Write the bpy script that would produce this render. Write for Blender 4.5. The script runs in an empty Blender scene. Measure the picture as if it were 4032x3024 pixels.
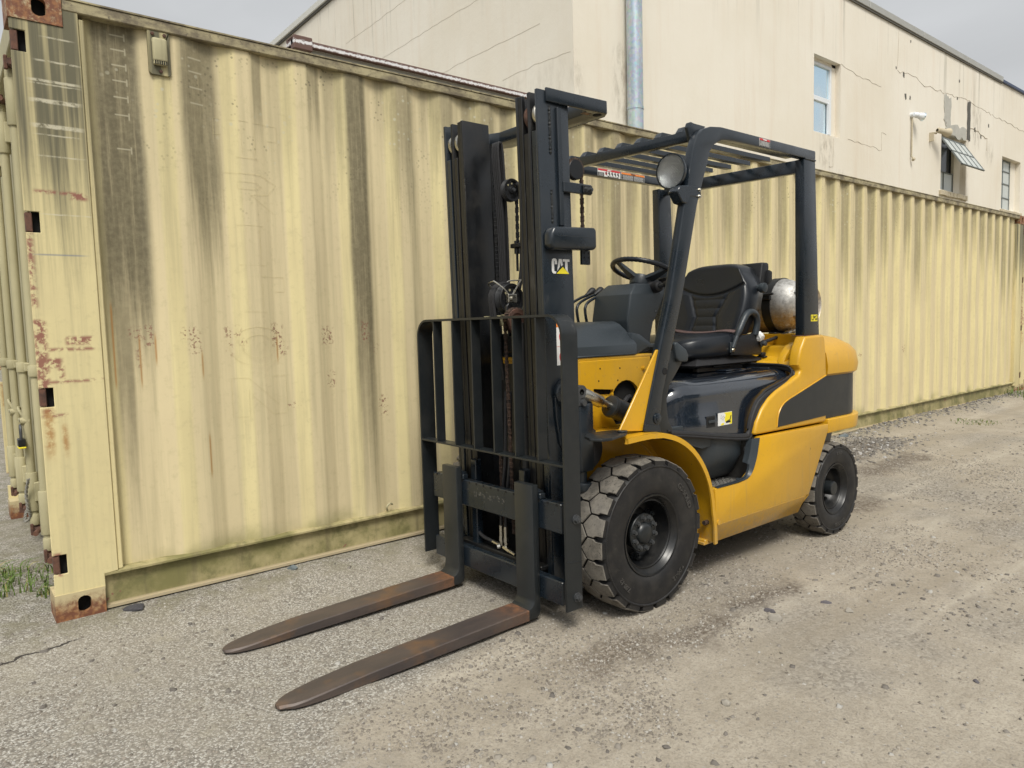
import bpy, bmesh, math, random
import numpy as np
from mathutils import Vector, Matrix, Euler
PI = math.pi
random.seed(7); rng = np.random.default_rng(7)
SC = bpy.context.scene
COL = SC.collection

# ------------------------------------------------------------------ camera, sky, sun, exposure
cam_d = bpy.data.cameras.new('camera'); cam = bpy.data.objects.new('camera', cam_d); COL.objects.link(cam)
cam_d.sensor_width = 36; cam_d.lens = 25.07; cam_d.clip_end = 3000; cam_d.clip_start = .05
YAW, PITCH, ROLL = .8927, -.0815, -.0273
f_ = Vector((math.cos(PITCH)*math.cos(YAW), math.cos(PITCH)*math.sin(YAW), math.sin(PITCH)))
r0 = Vector((math.sin(YAW), -math.cos(YAW), 0)); u0 = r0.cross(f_)
r_ = math.cos(ROLL)*r0 + math.sin(ROLL)*u0; u_ = -math.sin(ROLL)*r0 + math.cos(ROLL)*u0
Mc = Matrix((r_, u_, -f_)).transposed().to_4x4(); Mc.translation = Vector((-.3186, -3.4974, 1.2026))
cam.matrix_world = Mc
SC.camera = cam

SUN_EL, SUN_AZ = math.radians(54), math.radians(238)      # azimuth of the sun measured from +X towards +Y
W = bpy.data.worlds.new('World'); SC.world = W; W.use_nodes = True
nt = W.node_tree; bg = nt.nodes['Background']
sky = nt.nodes.new('ShaderNodeTexSky'); sky.sky_type = 'NISHITA'; sky.sun_disc = False
sky.sun_elevation = SUN_EL; sky.sun_rotation = PI/2 - SUN_AZ
sky.air_density = 1.0; sky.dust_density = 6.0; sky.ozone_density = 1.0
hs = nt.nodes.new('ShaderNodeHueSaturation'); hs.inputs['Saturation'].default_value = .12
nt.links.new(sky.outputs[0], hs.inputs['Color'])
# overcast: even out the clear-sky gradient with a flat cloud-grey layer
mx = nt.nodes.new('ShaderNodeMix'); mx.data_type = 'RGBA'; mx.inputs[0].default_value = .62
nt.links.new(hs.outputs[0], mx.inputs[6]); mx.inputs[7].default_value = (3.62, 3.72, 3.80, 1)
# faint cloud structure, all round the sky
tcw = nt.nodes.new('ShaderNodeTexCoord'); nz = nt.nodes.new('ShaderNodeTexNoise'); nz.inputs['Scale'].default_value = 2.2; nz.inputs['Detail'].default_value = 5; nz.inputs['Distortion'].default_value = .6
mpw = nt.nodes.new('ShaderNodeMapping'); mpw.inputs['Scale'].default_value = (1, 1, 2.6); nt.links.new(tcw.outputs['Generated'], mpw.inputs[0]); nt.links.new(mpw.outputs[0], nz.inputs['Vector'])
mrw = nt.nodes.new('ShaderNodeMapRange'); nt.links.new(nz.outputs['Fac'], mrw.inputs[0])
for i_, v_ in enumerate((.3, .7, .96, 1.2)): mrw.inputs[i_+1].default_value = v_
vm = nt.nodes.new('ShaderNodeVectorMath'); vm.operation = 'SCALE'; nt.links.new(mx.outputs[2], vm.inputs[0]); nt.links.new(mrw.outputs[0], vm.inputs['Scale'])
nt.links.new(vm.outputs[0], bg.inputs[0]); bg.inputs[1].default_value = .088

sl = bpy.data.lights.new('sun', 'SUN'); so = bpy.data.objects.new('sun', sl); COL.objects.link(so)
sl.energy = 1.5; sl.angle = math.radians(20); sl.color = (1, .955, .86)
sd = Vector((math.cos(SUN_EL)*math.cos(SUN_AZ), math.cos(SUN_EL)*math.sin(SUN_AZ), math.sin(SUN_EL)))
so.rotation_euler = (-sd).to_track_quat('-Z', 'Y').to_euler(); so.location = sd*30
SC.view_settings.view_transform = 'Standard'; SC.view_settings.look = 'None'
SC.view_settings.gamma = 1; SC.view_settings.exposure = .88; SC.view_settings.use_curve_mapping = False

# ------------------------------------------------------------------ materials
class G:
    """small wrapper round a node tree: every method returns an output socket"""
    def __init__(s, name):
        s.m = bpy.data.materials.new(name); s.m.use_nodes = True
        s.t = s.m.node_tree; s.b = s.t.nodes['Principled BSDF']
        s.tc = s.n('ShaderNodeTexCoord'); s.P = s.tc.outputs['Object']
    def n(s, ty): return s.t.nodes.new(ty)
    def plug(s, inp, v):
        if isinstance(v, bpy.types.NodeSocket): s.t.links.new(v, inp)
        elif isinstance(v, tuple) and len(v) == 3 and inp.type == 'RGBA': inp.default_value = v + (1,)
        else: inp.default_value = v
    def m_(s, op, a, b=0., c=0., clamp=False):
        q = s.n('ShaderNodeMath'); q.operation = op; q.use_clamp = clamp
        for i, v in enumerate((a, b, c)): s.plug(q.inputs[i], v)
        return q.outputs[0]
    def add(s, a, b): return s.m_('ADD', a, b)
    def sub(s, a, b): return s.m_('SUBTRACT', a, b)
    def mul(s, a, b): return s.m_('MULTIPLY', a, b)
    def mx(s, a, b): return s.m_('MAXIMUM', a, b)
    def sep(s, v=None):
        q = s.n('ShaderNodeSeparateXYZ'); s.t.links.new(v or s.P, q.inputs[0]); return q.outputs
    def scl(s, v, k):
        q = s.n('ShaderNodeMapping'); s.t.links.new(v, q.inputs[0]); q.inputs['Scale'].default_value = k; return q.outputs[0]
    def noise(s, sc=5., det=4., rough=.55, v=None, out='Fac', stretch=None, dist=0.):
        q = s.n('ShaderNodeTexNoise'); v = v or s.P
        if stretch: v = s.scl(v, stretch)
        s.t.links.new(v, q.inputs['Vector']); q.inputs['Scale'].default_value = sc
        q.inputs['Detail'].default_value = det; q.inputs['Roughness'].default_value = rough; q.inputs['Distortion'].default_value = dist
        return q.outputs[out]
    def voro(s, sc=20., feat='F1', v=None, out='Distance', stretch=None, rand=1.):
        q = s.n('ShaderNodeTexVoronoi'); q.feature = feat; v = v or s.P
        if stretch: v = s.scl(v, stretch)
        s.t.links.new(v, q.inputs['Vector']); q.inputs['Scale'].default_value = sc; q.inputs['Randomness'].default_value = rand
        return q.outputs[out]
    def mr(s, v, a, b, c=0., d=1., smooth=True):
        q = s.n('ShaderNodeMapRange'); q.interpolation_type = 'SMOOTHSTEP' if smooth else 'LINEAR'; q.clamp = True
        s.t.links.new(v, q.inputs[0])
        for i, x in enumerate((a, b, c, d)): q.inputs[i+1].default_value = x
        return q.outputs[0]
    def mix(s, f, a, b, mode='MIX'):
        q = s.n('ShaderNodeMix'); q.data_type = 'RGBA'; q.blend_type = mode; q.clamp_factor = True
        s.plug(q.inputs[0], f); s.plug(q.inputs[6], a); s.plug(q.inputs[7], b); return q.outputs[2]
    def bump(s, h, strength=.3, dist=.01):
        q = s.n('ShaderNodeBump'); s.t.links.new(h, q.inputs['Height'])
        q.inputs['Strength'].default_value = strength; q.inputs['Distance'].default_value = dist
        s.t.links.new(q.outputs[0], s.b.inputs['Normal'])
    def boxm(s, X, Z, xc, zc, w, h, ex=.01, ez=.01):
        a = s.mr(s.m_('ABSOLUTE', s.sub(X, xc)), w/2-ex, w/2+ex, 1., 0.)
        b = s.mr(s.m_('ABSOLUTE', s.sub(Z, zc)), h/2-ez, h/2+ez, 1., 0.)
        return s.mul(a, b)
    def set(s, col=None, rough=None, metal=None, spec=None, **k):
        if col is not None: s.plug(s.b.inputs['Base Color'], col)
        if rough is not None: s.plug(s.b.inputs['Roughness'], rough)
        if metal is not None: s.plug(s.b.inputs['Metallic'], metal)
        if spec is not None: s.plug(s.b.inputs['Specular IOR Level'], spec)
        for kk, v in k.items(): s.plug(s.b.inputs[kk], v)
        return s.m

def paint(name, col, rough=.4, dirt=(.10, .09, .075), damt=.25, dsc=6., wear=None, bump=.04, coat=0., spec=.5):
    g = G(name)
    n1 = g.noise(dsc, 6, .6); n2 = g.noise(dsc*7, 4, .6)
    c = g.mix(g.mul(g.mr(n1, .42, .75), damt), col, dirt)
    c = g.mix(g.mul(g.mr(n2, .35, .8), damt*.45), c, dirt)
    sp = g.noise(190, 2, .5); c = g.mix(g.mul(g.mr(sp, .66, .74), damt), c, dirt)
    if wear:
        w = g.mul(g.mr(g.noise(9, 8, .7, stretch=(1, 1, .25)), .62, .68), g.mr(g.noise(3, 2), .45, .6))
        c = g.mix(g.mul(w, wear[1]), c, wear[0])
    g.bump(g.add(g.mul(n2, .5), g.mul(g.noise(60, 3), .3)), bump, .004)
    return g.set(c, g.mr(n1, .3, .8, rough-.06, rough+.18), spec=spec, **({'Coat Weight': coat, 'Coat Roughness': .05 if coat > .9 else .22, 'Coat IOR': 1.65 if coat > .9 else 1.5} if coat else {}))

def plain(name, col, rough=.5, metal=0., spec=.5, nsc=25., namt=.15, b=.05):
    g = G(name); n = g.noise(nsc, 4)
    c = g.mix(g.mul(n, namt*2), col, tuple(x*.55 for x in col))
    g.bump(n, b, .003)
    return g.set(c, g.mr(n, .3, .7, rough-.05, rough+.08), metal, spec)

M = {}
M['steel'] = paint('dark_blue_grey_paint', (.0080, .0135, .0200), .28, dirt=(.028, .033, .037), damt=.22, coat=.35, wear=((.16, .155, .14), .5))
M['steel_in'] = paint('greasy_rail_steel', (.0055, .0065, .008), .33, dirt=(.030, .026, .020), damt=.30, dsc=9, wear=((.10, .095, .085), .45))
M['frame'] = paint('matt_charcoal_paint', (.0135, .0165, .0185), .34, dirt=(.045, .043, .039), damt=.24, wear=((.15, .14, .13), .4))
M['hood'] = paint('gloss_charcoal_hood', (.009, .014, .023), .16, dirt=(.04, .042, .045), damt=.14, coat=1., bump=.012)
M['plastic'] = plain('grained_black_plastic', (.032, .041, .049), .40, nsc=180, b=.12)
M['plastic_dk'] = plain('black_plastic', (.012, .013, .015), .5, nsc=90)
M['vinyl'] = plain('black_vinyl', (.010, .013, .018), .32, nsc=8, namt=.1, b=.01)
M['rubber_part'] = plain('black_rubber', (.016, .016, .018), .6)
M['belt'] = plain('faded_brown_belt', (.12, .075, .07), .8, nsc=120)
M['chrome'] = plain('plated_steel', (.55, .53, .47), .28, 1., nsc=40)
M['bolt'] = plain('bolt_steel', (.10, .105, .11), .45, .6, nsc=80)
M['white'] = plain('white_print', (.80, .80, .78), .5)
M['red'] = plain('red_print', (.62, .035, .04), .5)
M['orange'] = plain('orange_print', (.85, .25, .04), .5)
M['signyellow'] = plain('yellow_print', (.88, .74, .03), .5)
M['ink'] = plain('black_print', (.015, .015, .015), .5)
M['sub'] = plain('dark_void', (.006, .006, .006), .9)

# yellow machine paint: dust on top-facing and low parts, chips
g = G('yellow_paint'); n1 = g.noise(5, 6, .6); n2 = g.noise(60, 5, .6)
c = g.mix(g.mul(g.mr(n1, .4, .8), .35), (.63, .345, .010), (.44, .255, .025))
c = g.mix(g.mul(g.mr(n2, .60, .70), .3), c, (.30, .20, .08))
c = g.mix(g.mul(g.mr(g.noise(2.2, 4, .6), .35, .65), .30), c, (.47, .245, .02))
scr = g.mul(g.mr(g.noise(9, 3, .6, stretch=(1, 1, 14)), .70, .715), g.mr(g.noise(5, 3), .50, .60)); c = g.mix(g.mul(scr, .8), c, (.30, .17, .06))
stk = g.mul(g.mr(g.noise(3, 6, .7, stretch=(12, 12, .7)), .52, .75), .34); c = g.mix(stk, c, (.36, .24, .10))
chip = g.mul(g.mr(g.noise(42, 5, .75), .66, .68), g.mr(g.noise(4, 2), .48, .60))
c = g.mix(chip, c, (.06, .045, .03))
z = g.sep()[2]
dust = g.mul(g.mr(g.add(z, g.mul(n1, .1)), .16, .44, .75, 0.), g.mr(n2, .3, .7))
c = g.mix(dust, c, (.30, .235, .15))
g.bump(g.add(g.noise(35, 3), g.mul(chip, -.6)), .06, .004)
M['yellow'] = g.set(c, g.mr(n1, .3, .8, .30, .46), spec=.5, **{'Coat Weight': .25, 'Coat Roughness': .2})

# tyre rubber: black sides, dusty worn tread
g = G('tyre_rubber'); n = g.noise(14, 5, .6)
c = g.mix(g.mul(g.mr(n, .38, .68), .38), (.012, .012, .013), (.045, .041, .036))
c = g.mix(g.mul(g.mr(g.noise(34, 6, .75), .57, .70), .3), c, (.07, .063, .052))
g.bump(g.noise(120, 3), .08, .002)
M['tyre'] = g.set(c, .52, spec=.4)
M['tyre_text'] = plain('tyre_lettering', (.050, .047, .043), .6)
g = G('tyre_tread'); n = g.noise(30, 7, .7); n3 = g.noise(7, 3)
c = g.mix(g.mr(n, .3, .75), (.19, .173, .147), (.085, .079, .070))
c = g.mix(g.mr(g.noise(110, 4, .7), .55, .68), c, (.04, .037, .033))
c = g.mix(g.mul(g.mr(n3, .4, .6), .35), c, (.23, .215, .19))
g.bump(n, .5, .004)
M['tread'] = g.set(c, .9, spec=.2)

# forks: bare oxidised steel, orange rust near the heel
g = G('fork_steel'); X = g.sep()[0]; n = g.noise(10, 7, .65, stretch=(.35, 1, 1)); n2 = g.noise(3.2, 5, .6)
c = g.mix(g.mr(n, .35, .7), (.070, .058, .055), (.115, .088, .074))
c = g.mix(g.mul(g.mr(n2, .5, .66), .7), c, (.20, .105, .045))
hr = g.mr(g.add(X, g.mul(n, .25)), .60, .80, 1., 0.)
c = g.mix(g.mul(hr, .65), c, g.mix(g.mr(g.noise(26, 6, .7), .35, .62), (.34, .15, .065), (.13, .070, .045)))
g.bump(g.noise(90, 5, .7), .25, .002)
M['fork'] = g.set(c, g.mr(n, .3, .8, .42, .62), .25, .5)

g = G('rusty_chain'); n = g.noise(70, 5, .7)
c = g.mix(g.mr(n, .35, .65), (.115, .072, .052), (.035, .028, .024)); g.bump(n, .4, .002)
M['chain'] = g.set(c, .7, .3)
g = G('rusty_iron'); n = g.noise(26, 6, .7)
c = g.mix(g.mr(n, .3, .7), (.15, .07, .045), (.06, .034, .026)); g.bump(n, .5, .004)
M['rust'] = g.set(c, .85)
g = G('galvanised_pipe'); n = g.noise(9, 6, .7, stretch=(1, 1, .15)); v = g.voro(30, out='Color')
c = g.mix(g.mr(n, .3, .75), (.33, .42, .50), (.56, .62, .66)); c = g.mix(.12, c, v); 
M['galv'] = g.set(c, .38, .55); 
g = G('gas_cylinder_steel'); z = g.sep()[2]; n = g.noise(22, 7, .75); n2 = g.noise(70, 5, .75)
c = g.mix(g.mr(n, .4, .62), (.62, .61, .58), (.34, .33, .31))
low = g.mr(g.add(z, g.mul(g.sub(n, .5), .16)), -.10, .04, 1., 0.)
c = g.mix(g.mul(low, g.mr(n2, .30, .62)), c, (.36, .26, .15))
c = g.mix(g.mul(g.mr(n2, .60, .72), .5), c, (.10, .075, .05))
g.bump(n2, .1, .002)
M['tank'] = g.set(c, g.mr(n, .3, .7, .42, .62), .6)
g = G('headlight_lens'); v = g.sep()
wx = g.m_('SINE', g.mul(v[1], 560)); wz = g.m_('SINE', g.mul(v[2], 560))
g.bump(g.mul(wx, wz), .9, .004)
M['lens'] = g.set((.92, .95, .95), .06, 0., .8, **{'Transmission Weight': 1., 'IOR': 1.5})
M['mirror'] = plain('reflector_mirror', (.78, .79, .79), .38, 1.)
g = G('window_glass'); n = g.noise(1.4, 3)
g.bump(n, .08, .02)
M['glass'] = g.set(g.mix(g.mr(n, .35, .7), (.62, .82, .95), (.74, .86, .92)), .06, .9)
g = G('frosted_pane'); n = g.noise(3, 5)
M['pane_grey'] = g.set(g.mix(n, (.46, .50, .49), (.62, .65, .62)), .25, .1)
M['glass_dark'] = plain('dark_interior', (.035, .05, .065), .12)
M['grass'] = plain('weed_green', (.12, .19, .035), .7, nsc=9, namt=.4)
M['grass_dry'] = plain('dry_weed', (.30, .27, .10), .8)

# ---- stained cream container paint; co-ordinates are the container's own
def container_mat(kind):
    g = G('container_' + kind); X, Y, Z = g.sep()
    P = g.P
    nb = g.noise(1.6, 5, .6); nf = g.noise(28, 6, .7); nst = g.noise(1.0, 6, .65, stretch=(26, 26, .9))
    base = g.mix(g.mr(nb, .3, .75), (.71, .62, .335), (.63, .54, .30))
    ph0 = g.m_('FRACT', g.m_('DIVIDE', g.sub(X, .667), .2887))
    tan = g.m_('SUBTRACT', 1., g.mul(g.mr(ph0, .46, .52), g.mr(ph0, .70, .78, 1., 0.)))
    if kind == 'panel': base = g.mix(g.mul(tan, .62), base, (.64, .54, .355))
    base = g.mix(g.mul(g.mr(nst, .42, .72), .45), base, (.42, .37, .22))
    base = g.mix(g.mul(g.mr(nf, .5, .75), .35), base, (.44, .385, .21))
    dark = g.mix(g.mr(g.noise(40, 5, .7), .35, .7), (.135, .115, .068), (.20, .175, .105))
    jx = g.mul(g.sub(g.noise(3.2, 4, .6, stretch=(1, 1, .25)), .5), .05)
    Xj = g.add(X, jx)
    if kind == 'panel':
        st = None
        L = [(.372, .190, .85, .75, 1.0), (.33, .07, .2, .9, .7), (.708, .165, 1.45, .55, .82), (.575, .06, 2.15, .3, .4), (.985, .05, 1.9, .4, .6), (1.27, .07, 2.1, .35, .6),
             (1.50, .12, .0, 1.5, .92), (1.78, .15, 1.6, .7, .60), (2.06, .14, 2.0, .4, .55), (2.36, .14, 1.8, .5, .6),
             (2.9, .12, 1.5, .5, .6), (3.25, .1, 1.9, .5, .6), (3.50, .10, .3, 1.6, .7), (3.83, .11, 1.3, .8, .75), (4.1, .1, .8, 1.2, .55), (4.4, .1, 1.8, .4, .5)]
        for (xc, w, zb, fade, amt) in L:
            a = g.mr(g.m_('ABSOLUTE', g.sub(Xj, xc)), w*.36, w*.62, 1., 0.)
            b = g.mr(g.add(Z, g.mul(g.sub(nst, .5), .9)), zb, zb+fade, 0., amt)
            s_ = g.mul(a, b); st = s_ if st is None else g.mx(st, s_)
        # every recess carries a run of grime from the top rail, longer or shorter along the wall
        ph = g.m_('FRACT', g.m_('DIVIDE', g.sub(Xj, .667), .2887))
        rec = g.mul(g.mr(ph, .22, .34), g.mr(ph, .60, .74, 1., 0.))
        reach = g.mr(g.noise(.9, 2, .5, stretch=(1, 1, .01)), .3, .7, 1.2, 2.35)
        rz = g.mr(g.sub(g.add(Z, g.mul(g.sub(nst, .5), .7)), reach), -.2, .55, .0, .60)
        edge = g.mul(g.mr(ph, .92, 1.0), .16)
        gen = g.mul(g.mx(g.mul(rec, g.add(rz, .03)), edge), g.mr(X, .9, 1.6, .35, 1.))
        st = g.mx(st, gen)
        st = g.mul(st, g.mr(g.noise(2.0, 5, .7, stretch=(30, 30, 1.1)), .22, .55, .68, 1.))
        c = g.mix(st, base, dark)
        # algae along the bottom flange
        al = g.mul(g.mr(g.add(Z, g.mul(nf, .10)), .20, .34, 1., 0.), g.mr(g.noise(2.6, 3), .45, .65))
        c = g.mix(g.mul(al, .6), c, (.17, .17, .055))
        # lichen: pale and dark spots near the top
        top = g.mr(g.add(Z, g.mul(g.sub(g.noise(4, 3), .5), .9)), 1.55, 2.5)
        v = g.voro(34, v=P); vc = g.sep(g.voro(34, out='Color', v=P))[0]
        lm = g.mr(g.noise(2.4, 3, .6), .48, .62); pl = g.mul(g.mul(g.mul(lm, g.mr(v, .20, .36, 1., 0.)), g.mr(vc, .62, .68)), g.mul(top, g.mr(g.add(rec, st), .1, .5)))
        c = g.mix(g.mul(pl, .7), c, (.50, .48, .36))
        v2 = g.voro(52, v=P); vc2 = g.sep(g.voro(52, out='Color', v=P))[1]
        pd = g.mul(g.mul(g.mr(v2, .22, .36, 1., 0.), g.mul(g.mr(g.noise(2.9, 3, .6), .50, .62), g.mr(vc2, .55, .62))), top)
        c = g.mix(g.mul(pd, .6), c, (.10, .09, .055))
        v3 = g.voro(13, v=P); vc3 = g.sep(g.voro(13, out='Color', v=P))[1]
        pd3 = g.mul(g.mr(v3, .07, .10, 1., 0.), g.mr(vc3, .74, .76))
        c = g.mix(g.mul(pd3, .75), c, (.09, .08, .05))
        # flaked letters: rust red specks in a row
        rm = None
        for (xc, zc, w, h) in [(.375, 1.215, .05, .05), (.43, 1.20, .045, .10), (.385, 1.14, .012, .16), (.60, 1.21, .07, .05), (.625, 1.16, .05, .10), (.80, 1.21, .07, .05), (.785, 1.17, .02, .15),
                               (.845, 1.16, .03, .03), (1.02, 1.19, .06, .11), (1.05, 1.12, .05, .06), (1.29, 1.18, .07, .09), (1.50, 1.19, .05, .12), (1.57, 1.1, .03, .05), (1.30, .95, .05, .08), (1.09, .83, .06, .02), (1.60, .78, .05, .12), (1.85, 1.15, .04, .1), (6.95, .62, .05, .05), (7.2, .8, .06, .03), (8.3, .82, .05, .08)]:
            q = g.boxm(Xj, Z, xc, zc, w, h, .014, .014); rm = q if rm is None else g.mx(rm, q)
        rm = g.mul(rm, g.mr(g.noise(75, 3, .6), .53, .59))
        c = g.mix(g.mul(rm, .8), c, (.22, .10, .07))
        # thin orange rust runs
        rr = None
        for (xc, zc, w, h) in [(.292, 1.16, .007, .36), (.665, .63, .007, .19), (.395, 1.09, .006, .22), (.652, 1.06, .006, .11), (.46, 1.14, .007, .12), (1.02, 1.12, .007, .12)]:
            q = g.boxm(g.add(X, g.mul(jx, .15)), Z, xc, zc, w, h, .004, .03); rr = q if rr is None else g.mx(rr, q)
        c = g.mix(g.mul(rr, .8), c, (.36, .17, .04))
        # scraped white marks through the grime
        wm = None
        for k, zc in enumerate([2.50, 2.44, 2.375, 2.31, 2.24, 2.165, 2.02]):
            q = g.mx(g.boxm(X, Z, .39, zc, .056, .005, .003, .003), g.boxm(X, Z, .418, zc-.004, .005, .03, .003, .004)); wm = q if wm is None else g.mx(wm, q)
        for k, zc in enumerate([2.46, 2.40, 2.33, 2.26]):
            wm = g.mx(wm, g.boxm(X, Z, .70, zc, .06, .006, .004, .003))
        c = g.mix(g.mul(wm, .7), c, (.50, .46, .33))
    elif kind == 'post':
        gr = g.mul(g.mr(g.add(Z, g.mul(g.sub(nst, .5), 1.5)), 1.3, 2.2), .95)
        band = g.mr(g.noise(1.0, 3, .6, stretch=(22, 22, .35)), .36, .56, .35, 1.)
        c = g.mix(g.mul(gr, band), base, (.105, .10, .065))
        wm = None
        for (xc, zc, w, h) in [(.155, 2.325, .15, .006), (.14, 2.245, .17, .010), (.14, 2.165, .17, .016), (.14, 2.065, .17, .016), (.14, 2.232, .17, .004), (.15, 1.945, .16, .004), (.16, 2.42, .1, .005), (.15, 1.71, .17, .004), (.14, 2.03, .15, .004)]:
            q = g.boxm(X, g.add(Z, g.mul(g.sub(nf, .5), .008)), xc, zc, w, h, .02, .003); wm = q if wm is None else g.mx(wm, q)
        c = g.mix(g.mul(g.mul(wm, g.mr(nf, .35, .55)), .8), c, (.60, .56, .42))
        rm = None
        for (xc, zc, w, h) in [(.13, 1.80, .18, .012), (.195, 1.79, .06, .03), (.02, 1.13, .045, .30), (.11, 1.155, .20, .012), (.13, 1.02, .22, .010), (.16, 1.19, .10, .035), (.06, 1.10, .06, .04), (.03, .90, .04, .02), (.05, .88, .09, .012), (.085, 1.06, .02, .06), (.01, 1.5, .022, .34), (.02, .25, .03, .1)]:
            q = g.boxm(X, Z, xc, zc, w, h, .012, .008); rm = q if rm is None else g.mx(rm, q)
        rm = g.mul(rm, g.mr(g.noise(30, 5, .7), .42, .54))
        c = g.mix(g.mul(rm, .9), c, (.25, .085, .07))
        ru = g.mul(g.mx(g.boxm(Xj, Z, .028, .82, .035, .20, .012, .05), g.boxm(Xj, Z, .085, .78, .02, .12, .01, .04)), g.mr(nf, .35, .6))
        c = g.mix(g.mul(ru, .8), c, (.38, .19, .06))
        bl = g.mul(g.boxm(X, Z, .115, 1.545, .17, .006, .03, .003), .6); c = g.mix(bl, c, (.12, .16, .26))
    elif kind == 'rail':
        n = g.noise(3.5, 6, .65); n2 = g.noise(14, 5, .7)
        c = g.mix(g.mr(n, .35, .62), (.42, .36, .19), (.20, .185, .075))
        c = g.mix(g.mul(g.mr(n2, .5, .68), .4), c, (.13, .125, .06))
        vs = g.noise(1.5, 5, .6, stretch=(10, 10, .8)); c = g.mix(g.mul(g.mr(vs, .5, .7), .5), c, (.12, .10, .06))
        lip = g.mr(Z, .028, .034, 1., 0.); c = g.mix(lip, c, (.44, .37, .24))
        c = g.mix(g.mul(g.mr(g.noise(9, 4, .6), .69, .71), .9), c, (.24, .11, .08))
    elif kind == 'toprail':
        c = g.mix(g.mr(g.noise(9, 6, .7, stretch=(.6, 1, 1)), .38, .62), (.40, .35, .21), (.15, .125, .085))
        c = g.mix(g.mr(g.noise(50, 4, .7), .55, .7), c, (.11, .09, .065))
    elif kind == 'casting':
        n = g.noise(22, 7, .75)
        tt = g.mr(g.add(g.add(Z, g.mul(g.sub(n, .5), .22)), 0.), .03, .12)
        hi = g.mr(Z, 1.2, 1.3); tt = g.add(g.mul(tt, g.m_('SUBTRACT', 1., hi)), g.mul(hi, g.mr(n, .50, .66)))
        c = g.mix(tt, g.mix(g.mr(g.noise(45, 5), .4, .65), (.17, .07, .04), (.30, .14, .06)), (.52, .44, .26))
        g.bump(n, .5, .004)
    else:   # door and gear
        c = g.mix(g.mr(nb, .3, .7), (.46, .42, .26), (.36, .33, .20))
        c = g.mix(g.mul(g.mr(nst, .5, .75), .4), c, (.2, .18, .11))
    if kind != 'casting':
        g.bump(g.add(g.mul(nf, .5), g.mul(g.noise(110, 3), .4)), .16, .004)
    return g.set(c, .62, spec=.35)
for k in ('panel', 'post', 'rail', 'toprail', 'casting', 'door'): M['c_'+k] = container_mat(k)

# ---- building render
g = G('cream_render'); X, Y, Z = g.sep(); U = g.add(X, Y)
nb = g.noise(.5, 5, .6); st = g.noise(1.0, 6, .65, stretch=(5, 5, .35)); nf = g.noise(12, 6, .7)
c = g.mix(g.mr(nb, .3, .7), (.74, .70, .615), (.69, .64, .54))
c = g.mix(g.mul(g.mr(st, .48, .78), .32), c, (.60, .48, .36))
c = g.mix(g.mul(g.mr(g.noise(1.3, 6, .7, stretch=(6, 6, .22)), .54, .70), g.mr(Z, 5.2, 7.2, 0., .55)), c, (.25, .24, .19))
# grime below window one, damp at the corner foot
gm = None
for (xc, zc, w, h) in [(12.2, 4.12, .5, .5), (6.1, 4.25, .10, .55), (19.3, 5.6, .5, .9), (18.75, 4.9, .14, 1.0), (20.2, 5.1, .5, .4), (12.6, 3.75, .6, .1), (6.9, 4.3, .3, .9)]:
    q = g.boxm(X, g.add(Z, g.mul(g.sub(nf, .5), .4)), xc, zc, w, h, .12, .15); gm = q if gm is None else g.mx(gm, q)
c = g.mix(g.mul(g.mul(gm, g.mr(g.noise(5, 6, .75, stretch=(2, 2, .6)), .42, .62)), .5), c, (.28, .24, .18))
spk = g.mul(g.mr(g.noise(5, 6, .8), .68, .71), g.mr(X, 14, 17)); c = g.mix(g.mul(spk, .5), c, (.2, .19, .16))
g.bump(g.add(g.mul(nf, .6), g.mul(g.noise(2, 3), .6)), .25, .02)
M['render'] = g.set(c, .85, spec=.2)
M['crack'] = plain('crack_line', (.50, .44, .35), .9)  # cracks in the render, darker than the wall around them
M['bare'] = plain('bare_grey_concrete', (.50, .49, .44), .9, nsc=6, namt=.4, b=.3)
M['bare_dark'] = plain('damp_and_shadow_dark', (.12, .115, .10), .9, nsc=5, namt=.5, b=.3)  # dark damp, chips and scuffs, plus built-in shadow strips under coping and eave
M['flash'] = plain('pale_metal_flashing', (.42, .42, .39), .5, .3, nsc=3)
M['flash_blue'] = plain('dark_blue_flashing', (.05, .07, .13), .5)
M['coping'] = plain('white_coping', (.62, .62, .58), .6, nsc=4)
M['sill'] = plain('brick_sill_cream', (.50, .44, .32), .8, nsc=12, b=.3)
M['vinyl_white'] = plain('white_sash', (.74, .77, .80), .35)
M['steel_frame'] = plain('weathered_window_steel', (.17, .19, .19), .6)
g = G('peeling_red_eave'); n = g.noise(40, 5, .7, stretch=(1, 1, 2)); z = g.sep()[2]
zz = g.add(z, g.mul(g.sub(n, .5), .07)); w = g.mul(g.mr(zz, 3.668, 3.674), g.mr(zz, 3.690, 3.696, 1., 0.))
c = g.mix(w, (.12, .068, .055), (.66, .66, .68))
M['eave'] = g.set(c, .6)

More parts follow.
